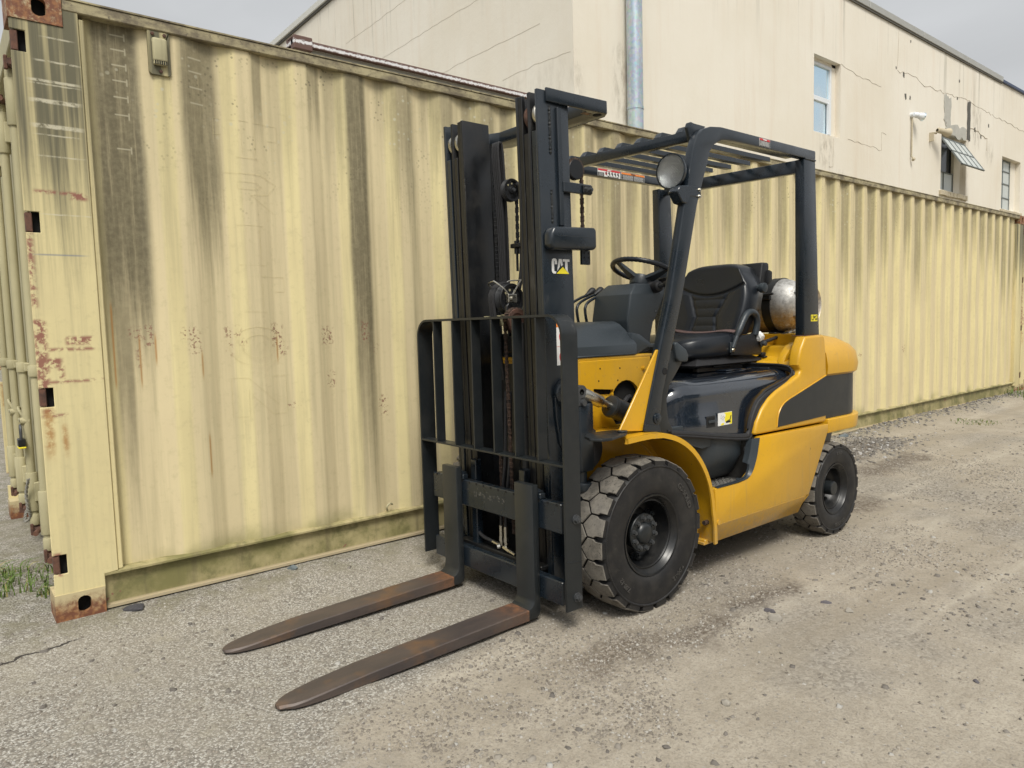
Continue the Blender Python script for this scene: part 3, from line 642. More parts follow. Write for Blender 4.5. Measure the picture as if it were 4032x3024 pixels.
# ------------------------------------------------------------------ shipping container
CL, CH, CW = 12.192, 2.591, 2.438
def make_container(full=True):
    R = empty('shipping_container')
    # corrugated side wall
    bp = [(.262, .046), (.445, .046), (.530, .014), (.656, .012)]
    k = 0
    while True:
        e = .656+.2887*k
        if e+.2887 > CL-.28: break
        dp_ = .034 if e < 3 else .044; bp += [(e+.070, dp_), (e+.148, dp_), (e+.216, .012), (e+.2887, .012)]; k += 1
    bp += [(bp[-1][0]+.07, .046), (CL-.24, .046)]
    xs = []; ys = []
    for i in range(len(bp)-1):
        (xa, ya), (xb, yb) = bp[i], bp[i+1]
        for t in (0.0, .12, .5, .88): xs.append(xa+(xb-xa)*t); ys.append(ya+(yb-ya)*t)
    xs.append(bp[-1][0]); ys.append(bp[-1][1])
    ya = np.array(ys); ya[1:-1] = .25*ya[:-2]+.5*ya[1:-1]+.25*ya[2:]
    xs = np.array(xs); zs = np.linspace(.178, 2.540, 34)
    def wall(name, flip):
        XX_, ZZ_ = np.meshgrid(xs, zs); Y_ = np.tile(ya, (len(zs), 1))+(fbm(XX_, ZZ_, 1.6, 71, 3)-.5)*.010*np.sin(PI*(ZZ_-.17)/2.37)+(fbm(XX_, ZZ_, 7, 75, 2)-.5)*.003
        Y_ += .010*np.exp(-((XX_-.93)/.10)**2-((ZZ_-1.07)/.09)**2)
        if flip: Y_ = CW-Y_
        v = np.stack([XX_, Y_, ZZ_], -1).reshape(-1, 3).tolist(); n = len(xs)
        mb = MB(); mb.add(v, [(j*n+i, j*n+i+1, (j+1)*n+i+1, (j+1)*n+i) for j in range(len(zs)-1) for i in range(n-1)])
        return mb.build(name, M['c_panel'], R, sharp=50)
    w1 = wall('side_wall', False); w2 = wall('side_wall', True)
    # corner posts with lock pockets cut in the front edge
    pock = [(.207, .290), (.918, .998), (1.633, 1.717), (2.346, 2.430)]
    poly = [(.006, .118)]
    poly = [(.0, .105)]
    for a, b in pock: poly += [(.0, a), (.052, a), (.052, b), (.0, b)]
    poly += [(.0, CH-.1187), (.1845, CH-.1187), (.1845, 2.5405), (.2405, 2.5405), (.2405, .176), (.187, .172), (.187, .105)]
    for y0, y1 in ((0.0, .012), (CW-.012, CW)):
        mb = MB(); mb.prism(poly, 'Y', y0, y1, .002, 1); mb.box(.225, .24, min(y0, y1)+.0 if y0 < 1 else y0-.05, .06 if y0 < 1 else y1, .18, CH-.12) if False else None
        if y0 < 1:
            mb.box(.012, .022, .0125, .11, .118, CH-.118, .002, 1); mb.box(.2405, .262, .006, .055, .178, CH-.07, .004, 1)
            mb.box(.24, .243, .0125, .05, .178, CH-.07)
        mb.build('corner_post', M['c_post'], R)
    mb = MB()
    for y0 in (0., CW-.1): mb = MB(); mb.box(CL-.24, CL, y0, y0+.1, .118, CH-.118, .006); mb.build('corner_post', M['c_post'], R)
    mb = MB()      # rust-brown linings of the pockets and the cam keepers in them
    for a, b in pock:
        pass
        k = MB(); k.box(.002, .026, .004, .034, a+.003, b-.003, .003, 1); k.build('hinge_pocket', M['rust'], R)
        k = MB(); k.box(.0265, .055, .032, .036, a-.02, b+.02); k.build('pocket_hollow', M['sub'], R)
    # corner castings with their slots
    def casting(x0, x1, y0, y1, z0, z1):
        mb = MB(); th = .011
        slot = [(x0+(x1-x0)*t[0], z0+(z1-z0)*t[1]) for t in [(.44, .35), (.46, .28), (.50, .23), (.57, .20), (.64, .23), (.69, .28), (.71, .35), (.71, .66), (.69, .74), (.64, .80), (.57, .83), (.50, .80), (.46, .74), (.44, .66)]]
        out = [(x0, z0), (x1, z0), (x1, z1), (x0, z1)]
        for yy, s_ in ((y0, 1), (y1, -1)):
            ya_, yb_ = yy, yy+th*s_
            n = len(slot); b = bmesh.new()
            V = [b.verts.new((p[0], ya_, p[1])) for p in out]+[b.verts.new((p[0], ya_, p[1])) for p in slot]
            es = [b.edges.new((V[i], V[(i+1) % 4])) for i in range(4)]+[b.edges.new((V[4+i], V[4+(i+1) % n])) for i in range(n)]
            bmesh.ops.triangle_fill(b, use_beauty=True, edges=es); mb.bm(b)
            mb.add([(p[0], ya_, p[1]) for p in slot]+[(p[0], yb_+.02*s_, p[1]) for p in slot], [(i, (i+1) % n, n+(i+1) % n, n+i) for i in range(n)])
        mb.box(x0, x0+.0004, y0, y1, z0, z1); mb.box(x1-.0004, x1, y0, y1, z0, z1); mb.box(x0, x1, y0, y1, z0, z0+.0004); mb.box(x0, x1, y0, y1, z1-.0004, z1)
        return mb
    for (x0, x1) in ((-.004, .184), (CL-.184, CL+.002)):
        for (y0, y1) in ((-.004, .158), (CW-.158, CW+.004)):
            for (z0, z1) in ((.0, .1185), (CH-.1185, CH)):
                mb = casting(x0, x1, y0, y1, z0, z1); mb.build('corner_casting', M['c_casting'], R, sharp=30)
    mb = MB()     # dark inside of the castings
    for x0 in (.02, CL-.16):
        for y0 in (.045, CW-.12):
            for z0 in (.012, CH-.107): mb = MB(); mb.box(x0, x0+.14, y0, y0+.075, z0, z0+.095); mb.build('casting_hollow', M['sub'], R)
    # side rails
    mb = MB(); mb.prism([(.024, .012), (.030, .157), (.0, .163), (.0, .172), (.012, .180), (.060, .182), (.060, .150), (.036, .150), (.030, .024), (.028, .024), (.010, .024), (.010, .012)], 'X', .1875, CL-.19)
    mb.prism([(CW-.03, .012), (CW-.03, .18), (CW-.06, .18), (CW-.06, .012)], 'X', .19, CL-.19)
    mb.box(.187, CL-.19, .06, CW-.06, .14, .17)
    for i in range(14): mb.box(.9+i*.8, .95+i*.8, .04, CW-.04, .03, .139)
    mb.build('bottom_rail', M['c_rail'], R)
    mb = MB(); mb.box(.185, CL-.185, -.002, .058, 2.541, CH-.004, .004, 1); mb.box(.185, CL-.185, CW-.058, CW+.002, 2.53, CH-.004, .004, 1); mb.box(.185, CL-.185, -.006, .030, CH-.0038, CH+.003)
    mb.build('top_rail', M['c_toprail'], R)
    mb = MB(); mb.box(.1, CL-.1, .0585, CW-.0585, CH-.03, CH-.012); mb.build('roof_panel', M['c_toprail'], R)
    mb = MB(); mb.box(CL-.05, CL-.03, .1, CW-.1, .12, CH-.1); mb.build('end_wall', M['c_panel'], R)
    # doors, lock rods, hinges, handles
    for d in (0, 1):
        mb = MB(); y0 = .10+d*1.125; mb.box(.062, .09, y0, y0+1.11, .17, CH-.14, .004, 1)
        for q_ in range(4): mb.box(.052, .0615, y0+.14+q_*.24, y0+.26+q_*.24, .28, CH-.26, .008, 1)
        mb.build('door', M['c_door'], R)
    mb = MB(); mb.box(.10, .16, .16, CW-.16, .05, .165, .004, 1); mb.build('door_sill', M['c_door'], R); mb = MB(); mb.box(.02, .095, .16, CW-.16, CH-.13, CH-.01, .004, 1); mb.build('door_header', M['c_door'], R)
    for iy, y in enumerate((.30, .88, 1.50, 2.08)):
        xr = .020
        mb = MB(); mb.cyl((xr, y, .27), (xr, y, 2.33), .0195, 18)
        for zc in (.42, 2.22): mb.cyl((xr, y, zc-.10), (xr, y, zc+.10), .0275, 18, bev=.004)
        mb.cyl((xr, y, 1.035), (xr, y, 1.085), .0275, 18, bev=.003)
        for zc in (.275, 2.33): mb.cyl((xr, y, zc-.03), (xr, y, zc+.03), .0235, 18, bev=.006)
        rod = mb.build('lock_rod', M['c_door'], R)
        mb = MB()
        for zc in (.42, 1.06, 2.22): mb.box(xr+.004, .06, y-.034, y+.034, zc-.05 if zc in (.42, 2.22) else zc-.022, zc+.05 if zc in (.42, 2.22) else zc+.022, .004, 1)
        mb.build('rod_bracket', M['c_door'], rod)
        for zc, s_ in ((.232, 1), (2.375, -1)):
            mb = MB()
            mb.cyl((xr, y, zc-.012), (xr, y, zc+.03), .012, 12); mb.box(xr-.02, .06, y-.045, y+.045, zc-.018, zc+.004, .004, 1); mb.box(xr-.026, xr-.012, y-.05, y-.03, zc-.03, zc+.028, .003, 1)
            mb.cyl((xr-.01, y-.10, zc-.012), (xr+.02, y, zc-.008), .013, 10)
            mb.build('rod_cam', M['rust'], rod)
        if iy in (1, 2):
            mb = MB(); mb.box(xr-.030, xr-.020, y-.02, y+.10, .777, .795, .003, 1); mb.cyl((xr-.03, y, .785), (xr+.01, y, .785), .020, 12); mb.tube(smooth_path([(xr-.01, y+.03, .80), (xr-.03, y+.05, .85), (xr-.01, y+.08, .84), (xr+.02, y+.07, .79)], 4), .007, 8)
            mb.build('rod_handle', M['c_door'], rod)
    return R
def vent(R):
    mb = MB()
    pl = [(.506, 2.352), (.592, 2.352), (.592, 2.563), (.506, 2.563)]
    mb.prism([(.503, 2.362), (.511, 2.352), (.585, 2.352), (.593, 2.362), (.593, 2.552), (.585, 2.5405), (.511, 2.5405), (.503, 2.552)][:5]+[(.593, 2.540), (.503, 2.540)], 'Y', .003, .020, .002, 1)
    o = mb.build('vent_plate', M['c_post'], R)
    mb = MB(); mb.box(.517, .579, -.018, .003, 2.405, 2.508, .012, 3); mb.box(.520, .576, -.016, .0028, 2.392, 2.410, .003, 1)
    mb.build('vent_hood', M['c_door'], o)
    mb = MB()
    for r in range(3):
        for c_ in range(6): mb.box(.523+c_*.009, .529+c_*.009, -.0170, -.0158, 2.3935+r*.0056, 2.3975+r*.0056)
    mb.build('vent_slots', M['sub'], o)
    for x, z in ((.523, 2.526), (.572, 2.526), (.549, 2.368)): mb = MB(); mb.cyl((x, -.004, z), (x, .004, z), .0075, 12, bev=.002); mb.build('rivet', M['rust'], o)
ct = make_container()
tag(ct, 'long cream corrugated shipping container streaked with black grime, directly behind the forklift', 'shipping container')
vent(ct)
mb = MB(); mb.tube(smooth_path([(1.585, .010, .19), (1.575, -.004, .215), (1.595, -.006, .232), (1.615, .004, .222)], 5), .0055, 8); mb.build('lashing_hook', M['c_door'], ct)
# ghost of an old name painted over: thin outlines standing proud of the paint
def panel_y(x):
    if x < .656: return float(np.interp(x, [.262, .445, .530, .656], [.046, .046, .014, .012]))
    t = (x-.656) % .2887; return float(np.interp(t, [0, .07, .148, .216, .2887], [.012, .034, .034, .012, .012]))
mb = MB()
Ls = {'T': [[(0, 1), (1, 1), (1, .62), (.82, .62)], [(0, 1), (0, .62), (.18, .62)], [(.40, .85), (.40, .10)], [(.62, .85), (.62, .1)], [(.3, .1), (.72, .1)]],
      'R': [[(.1, 0), (.1, 1), (.7, 1), (.95, .8), (.8, .52), (.5, .48), (.95, .0)], [(.3, .8), (.6, .8), (.7, .7), (.55, .62), (.3, .62), (.3, .8)]],
      'I': [[(.25, 1), (.75, 1)], [(.4, .95), (.4, .06)], [(.62, .95), (.62, .06)], [(.2, 0), (.8, 0)]],
      'O': [[(.5+.46*math.cos(a*PI/8), .5+.5*math.sin(a*PI/8)) for a in range(17)], [(.5+.26*math.cos(a*PI/8), .5+.3*math.sin(a*PI/8)) for a in range(17)]],
      'N': [[(.05, 0), (.05, 1), (.3, 1), (.9, .1)], [(.3, .7), (.3, 0), (.05, 0)], [(.7, 1), (.95, 1), (.95, 0), (.7, 0), (.3, .62)]]}
for i, ch in enumerate('TRITON'):
    zb = 2.02-.245*i; 
    for st in Ls[ch]:
        pts = []
        for (a, b) in zip(st[:-1], st[1:]):
            for k in range(8):
                t = k/8; x = .77+.30*(a[0]+(b[0]-a[0])*t); z = zb+.19*(a[1]+(b[1]-a[1])*t); pts.append((x, panel_y(x)-.0005, z))
        mb.tube(pts, .0004, 4, caps=False)
g = G('ghost_letter'); M['ghost'] = g.set((.54, .475, .26), .7)
o = mb.build('painted_over_name', M['ghost'], ct)
# padlock on the second lock rod
pl = empty('padlock', (-.012, .86, .655))
tag(pl, 'dark padlock with a yellow base hanging on the second lock rod of the container doors', 'padlock')
mb = MB(); mb.box(-.016, .016, -.035, .035, .006, .045, .004, 2); mb.build('lock_body', M['steel_in'], pl)
mb = MB(); mb.box(-.0165, .0165, -.0355, .0355, -.003, .0055, .002, 1); mb.build('lock_base', M['signyellow'], pl)
mb = MB(); mb.tube(smooth_path([(0, -.02, .04), (0, -.022, .09), (0, -.008, .112), (0, .01, .110), (0, .022, .09), (0, .02, .04)], 5), .0055, 8); mb.build('shackle', M['bolt'], pl)
# old rope looped round the rod foot
mb = MB(); pts = smooth_path([(.0, .80, .50), (-.012, .84, .42), (-.008, .85, .34), (.0, .87, .29), (-.02, .90, .265), (-.016, .92, .30), (.01, .93, .36), (.02, .90, .40)], 12)
for s_ in (0, PI): mb.tube([Vector(p)+Vector((math.cos(i*.9+s_), math.sin(i*.9+s_), 0))*.004 for i, p in enumerate(pts)], .0045, 6)
tag(mb.build('rope', plain('grey_rope', (.26, .25, .22), .9, nsc=200)), 'short grey rope looped round the foot of the second lock rod', 'rope')
c2 = make_container() if False else copy_tree(ct)
for ch in list(c2.children):
    if ch.name.split('.')[0] in ('painted_over_name', 'lashing_hook'): bpy.data.objects.remove(ch)
c2.location = (12.40, .05, 0)
tag(c2, 'next container standing end to end beyond the long one, only its edge in view', 'shipping container')

# ------------------------------------------------------------------ building behind
YB, XC, ZR = 3.0, 6.025, 7.02
bd = empty('building', (0, 0, 0))
tag(bd, 'tall cream rendered industrial building with stained cracked walls behind the container', 'building')
wins = [(11.765, 12.70, 4.42, 5.72), (17.25, 18.70, 3.96, 5.20), (21.10, 22.52, 3.85, 5.16)]
def holed_wall(mb, x0, x1, z0, z1, y0, y1, holes):
    xs_ = sorted({x0, x1, *[h[0] for h in holes], *[h[1] for h in holes]}); zs_ = sorted({z0, z1, *[h[2] for h in holes], *[h[3] for h in holes]})
    for i in range(len(xs_)-1):
        for j in range(len(zs_)-1):
            xm, zm = (xs_[i]+xs_[i+1])/2, (zs_[j]+zs_[j+1])/2
            if any(h[0] < xm < h[1] and h[2] < zm < h[3] for h in holes): continue
            a, b, c_, d = xs_[i], xs_[i+1], zs_[j], zs_[j+1]
            mb.add([(a, y0, c_), (b, y0, c_), (b, y0, d), (a, y0, d)], [(0, 1, 2, 3)])
    for (a, b, c_, d) in holes:
        mb.add([(a, y0, c_), (a, y1, c_), (a, y1, d), (a, y0, d)], [(0, 1, 2, 3)]); mb.add([(b, y0, c_), (b, y1, c_), (b, y1, d), (b, y0, d)], [(0, 3, 2, 1)])
        mb.add([(a, y0, d), (a, y1, d), (b, y1, d), (b, y0, d)], [(0, 1, 2, 3)]); mb.add([(a, y0, c_), (a, y1, c_), (b, y1, c_), (b, y0, c_)], [(0, 3, 2, 1)])
mb = MB(); holed_wall(mb, XC, 46, 0, ZR, YB, YB+.24, wins)
mb.add([(XC, YB+.3, 0), (46, YB+.3, 0), (46, YB+.3, ZR), (XC, YB+.3, ZR)], [(0, 3, 2, 1)]); mb.add([(46, YB, 0), (46, 16, 0), (46, 16, ZR), (46, YB, ZR)], [(0, 1, 2, 3)])
mb.add([(XC, YB, ZR), (46, YB, ZR), (46, 16, ZR), (XC, 16, ZR)], [(0, 1, 2, 3)])
mb.build('side_wall', M['render'], bd, sharp=20)
mb = MB(); mb.box(XC, XC+.3, YB+.001, 30, 0, 7.585); mb.build('end_wall', M['render'], bd, sharp=20)
mb = MB(); mb.box(XC-.06, XC+.36, YB-.03, 30.03, 7.50, 7.63, .01, 1); mb.build('parapet_coping', M['coping'], bd)
mb = MB(); mb.box(XC-.035, XC-.003, YB+.3, 30, 7.455, 7.497); mb.box(XC+.2, 20.9, YB-.03, YB-.005, 6.90, 6.935); mb.build('coping_shadow_strip', M['bare_dark'], bd)  # dark strips built in as the shade line below coping and flashing
mb = MB()
for x0 in np.arange(XC+.36, 20.9, 2.44): mb.box(float(x0)+.01, min(float(x0)+2.43, 20.9), YB-.045, YB+.2, 6.935, 7.06, .006, 1)
mb.build('parapet_flashing', M['flash'], bd)
mb = MB(); mb.box(20.92, 46, YB-.05, YB+.2, 6.93, 7.0, .006, 1); mb.build('parapet_flashing', M['flash_blue'], bd)
# sills of brick on edge
for (a, b, c_, d) in wins[1:]:
    n = int((b-a+.16)/.105); fr = None
    for i in range(n):
        m0 = MB(); dz = random.uniform(-.008, .008); m0.box(a-.08+i*.105, a-.08+i*.105+.094, YB-.05+random.uniform(-.01, .01), YB+.12, c_-.13+dz, c_-.02+dz, .01, 1); m0.build('sill_brick', M['sill'], bd)
# window 1: white sliding sash
a, b, c_, d = wins[0]
fr = MB(); fo = YB+.10; T = .055
fr.box(a, a+T, fo, fo+.07, c_, d-.05, .004, 1); fr.box(b-T-.13, b-.13, fo, fo+.07, c_, d-.05, .004, 1); fr.box(a+T, b-T-.13, fo, fo+.07, c_, c_+T, .004, 1); fr.box(a+T, b-T-.13, fo, fo+.07, d-.05-T, d-.05, .004, 1)
zm = (c_+d)/2-.02; fr.box(a+T, b-T-.13, fo-.004, fo+.05, zm-.04, zm+.04, .004, 1)
fr.box(a+T, a+T+.03, fo-.002, fo+.03, c_+T, zm-.04); fr.box(b-T-.21, b-T-.13, fo-.02, fo+.02, c_+T, zm-.04)
w = fr.build('window', M['vinyl_white'], bd)
for z0, z1, mt in ((c_+T, zm-.04, M['glass']), (zm+.04, d-.05-T, M['glass'])):
    m0 = MB(); m0.box(a+T, b-T-.13, fo+.032, fo+.038, z0, z1); m0.build('pane', mt, w)
m0 = MB(); m0.box(b-.13, b, YB+.10, YB+.2, c_, d); m0.box(a, b, YB+.10, YB+.2, d-.048, d); m0.build('window_reveal', M['render'], bd)
m0 = MB(); m0.box(a+.1, a+.42, YB+.12+.06, YB+.19, c_+.1, d-.1); m0.build('blind', M['vinyl_white'], w)
# windows 2 and 3: small-paned steel
def steel_window(wi, zr, open_top):
    a, b, c_, d = wi; fo = YB+.13; t = .022; m0 = MB(); zs_ = zr; xs_ = [a+.02, (a+b)/2-.17, b-.36] if False else [a, a+(b-a)*.36, a+(b-a)*.72]
    x1 = xs_[-1]
    for x in xs_: m0.box(x, x+t, fo, fo+.04, c_, zs_[-1])
    for z in zs_: m0.box(a, x1+t, fo-.002, fo+.038, z-t, z)
    m0.box(x1+t, b, fo, fo+.02, c_, zs_[-1]) if False else None
    w = m0.build('window', M['steel_frame'], bd)
    lo = c_
    for z in zs_:
        if z-lo > .1:
            for i in range(2):
                k = MB(); k.box(xs_[i]+t, xs_[i+1], fo+.016, fo+.022, lo, z-t); k.build('pane', M['pane_grey'], w)
        lo = z
    k = MB(); k.box(x1+t, b, fo-.01, fo+.05, c_, d); k.build('window_reveal', M['render'], bd)
    return w, xs_
w3, _ = steel_window(wins[2], [3.87, 4.20, 4.56, 4.88, 5.14], False)
w2, xs2 = steel_window(wins[1], [3.98, 4.42], True)
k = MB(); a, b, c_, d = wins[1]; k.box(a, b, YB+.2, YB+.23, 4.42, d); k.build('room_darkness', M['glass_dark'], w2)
# hopper sash swung out: 4 x 2 panes
sh = (Vector((a+.02, YB+.02, 5.10))); L_, Hh = b-a-.12, .80; ang = math.radians(33)
Ms = Matrix.Translation(sh) @ Matrix.Rotation(-ang, 4, 'X')
k = MB(); t = .024
for i in range(5): x = i*(L_-t)/4; k.box(x, x+t, -.015, .015, -Hh, 0, M_=Ms)
for i in range(3): z = -i*(Hh-t)/2; k.box(0, L_, -.016, .016, z-t, z, M_=Ms)
sash = k.build('open_sash', M['steel_frame'], w2)
for i in range(4):
    for j in range(2):
        k = MB(); k.box(i*(L_-t)/4+t, (i+1)*(L_-t)/4, -.004, .004, -(j+1)*(Hh-t)/2, -j*(Hh-t)/2-t, M_=Ms); k.build('pane', M['pane_grey'], sash)
# broken render: bare patches and the damp joint above window two, cracks
def patch(name, pts, mat, y=-.012, par=bd):
    k = MB(); k.prism(pts, 'Y', YB+y, YB+.001, .0); return k.build(name, mat, par, sharp=20)
def ragged(x0, x1, z0, z1, n=9, j=.05, sd=1):
    r = random.Random(sd); P_ = []
    for i in range(n): P_.append((x0+(x1-x0)*i/n, z0+r.uniform(-j, j)))
    for i in range(n): P_.append((x1+r.uniform(-j, j)*.5, z0+(z1-z0)*i/n))
    for i in range(n): P_.append((x1-(x1-x0)*i/n, z1+r.uniform(-j, j)))
    for i in range(n): P_.append((x0+r.uniform(-j, j)*.5, z1-(z1-z0)*i/n))
    return P_
patch('bare_patch', ragged(17.36, 17.72, 5.42, 6.02, sd=2), M['bare'])
patch('bare_patch', ragged(17.45, 18.62, 5.20, 5.45, sd=3), M['bare'], -.02)
patch('damp_joint', ragged(18.70, 18.90, 5.22, 6.10, sd=5, j=.03), M['bare_dark'], -.008)
for i, (x, z, r) in enumerate([(15.3, 6.02, .045), (14.95, 6.1, .025), (15.4, 5.62, .05), (15.62, 5.63, .035), (15.6, 6.75, .022), (19.2, 5.5, .05), (19.6, 5.4, .04), (20.1, 5.75, .04), (18.2, 6.45, .03), (18.1, 6.05, .03)]):
    patch('render_chip', ragged(x-r, x+r*.6, z-r*.6, z+r*1.3, 4, r*.5, i), M['bare_dark'], -.004)
def crack(pts, r=.006, sd=0, jit=.02):
    rr = random.Random(sd); k = MB(); P_ = []
    for (p, q_) in zip(pts[:-1], pts[1:]):
        n = max(3, int((Vector(q_)-Vector(p)).length/.12))
        for i in range(n): t = i/n; P_.append((p[0]+(q_[0]-p[0])*t, p[1]+(q_[1]-p[1])*t+(rr.uniform(-.002, .002)), p[2]+(q_[2]-p[2])*t+rr.uniform(-jit, jit)))
    P_.append(pts[-1]); k.tube(P_, r, 4); return k.build('wall_crack', M['crack'], bd)
yk = YB-.001
crack([(12.72, yk, 5.72), (13.3, yk, 5.66), (14.3, yk, 5.62), (14.35, yk, 5.3)][:3], .004, 1)
crack([(15.0, yk, 6.05), (15.6, yk, 6.12), (16.3, yk, 6.02), (17.0, yk, 6.05), (17.4, yk, 6.04), (18.7, yk, 6.12), (20.2, yk, 6.05), (22.5, yk, 6.0), (24, yk, 5.9)], .005, 2, .03)
crack([(13.0, yk, 4.45), (14.0, yk, 4.44), (14.35, yk, 4.42), (14.35, yk, 4.75), (14.55, yk, 4.75)], .004, 3)
crack([(12.45, yk, 4.4), (12.45, yk, 3.9), (12.3, yk, 3.88)], .004, 4)
crack([(18.9, yk, 5.5), (19.4, yk, 5.52), (20.0, yk, 5.42), (20.0, yk, 5.15)], .01, 5, .03)
crack([(15.05, yk, 7.0), (15.0, yk, 6.1)], .004, 7)
for (y0, z0, y1, z1) in [(3.6, 5.05, 6.3, 5.08), (4.7, 4.42, 7.6, 4.46), (3.0, 5.78, 8.2, 5.85), (3.05, 4.55, 4.4, 4.57), (5.2, 6.5, 9.0, 6.5)]:
    crack([(XC-.001, y0, z0), (XC-.001, (y0+y1)/2, (z0+z1)/2+.02), (XC-.001, y1, z1)], .0018, int(y0*10), .012)
# downpipe
dp = MB(); dp.cyl((7.0, 2.87, 0), (7.0, 2.87, 9.5), .104, 32)
for z in (3.96, 6.2, 8.4): dp.cyl((7.0, 2.87, z), (7.0, 2.87, z+.03), .110, 32)
pipe = tag(dp.build('flue_pipe', M['galv'], None), 'thick shiny galvanised pipe rising up the cream wall near its corner', 'pipe')
for z in (3.2, 5.8): k = MB(); k.box(6.86, 7.14, 2.975, 2.999, z, z+.05); k.build('pipe_strap', M['galv'], pipe)
# floodlight with its conduit
fl_ = empty('floodlight', (15.66, YB, 5.25)); tag(fl_, 'broken white floodlight on the cream wall with a conduit hanging below it', 'floodlight')
k = MB(); k.cyl((0, 0, .05), (0, -.07, .05), .05, 14); k.cyl((0, -.06, .05), (.07, -.12, .03), .05, 12, r2=.06, bev=.01); k.cyl((.07, -.12, .03), (.14, -.18, .0), .055, 14, r2=.085); k.build('lamp_housing', M['vinyl_white'], fl_)
k = MB(); k.cyl((.13, -.17, .005), (.155, -.19, -.005), .084, 14, r2=.088); k.build('lamp_glass', M['glass'], fl_)
k = MB(); k.tube([(0, -.03, 0), (0, -.03, -.78), (.02, -.05, -.83)], .016, 8); k.cyl((0, -.06, -.86), (.05, -.06, -.83), .03, 8); k.build('conduit', M['sill'], fl_)
hn = empty('horn_speaker', (16.75, YB, 4.98)); tag(hn, 'cream horn shaped security device on a bracket left of the open window', 'horn speaker')
k = MB(); k.box(-.16, -.13, -.09, 0, -.08, .10); k.box(-.15, .0, -.10, -.07, .08, .10); k.build('bracket', M['sill'], hn)
k = MB(); k.lathe([(0, .03), (.02, .055), (.22, .06), (.25, .07), (.33, .095), (.33, .08), (.26, .04)], (-.10, -.14, .14), (1, -.35, -.12), 18); k.build('horn', M['sill'], hn)
# low shed with the peeling red eave, filling the gap behind the container
sh_ = empty('low_shed'); tag(sh_, 'low shed behind the container, only its peeling red eave showing above it', 'shed')
k = MB(); k.box(2.45, XC-.01, 2.85, 9, 0, 3.60); k.build('wall', M['render'], sh_)
k = MB(); k.box(2.25, XC-.01, 2.60, 9.2, 3.62, 3.66); k.build('roof', M['flash'], sh_)
k = MB(); k.box(2.25, XC-.01, 2.55, 2.60, 3.658, 3.708, .006, 1); k.box(2.25, 2.42, 2.53, 2.70, 3.62, 3.735, .006, 1); k.box(2.25, XC-.01, 2.56, 2.66, 3.708, 3.716); k.build('eave', M['eave'], sh_)
k = MB(); k.box(2.42, XC-.01, 2.6001, 2.63, 3.50, 3.618); k.build('eave_shadow_strip', M['bare_dark'], sh_)  # dark strip put in as the shade under the eave
#SPLIT
# ------------------------------------------------------------------ forklift
FL = empty('forklift', (FX, FY, FZ), 3.1456)
tag(FL, 'yellow and black forklift truck with a tall triple mast and lowered forks', 'forklift')
def part(mb, name, mats, par=FL, **k):
    return mb.build(name, mats, par, **k)

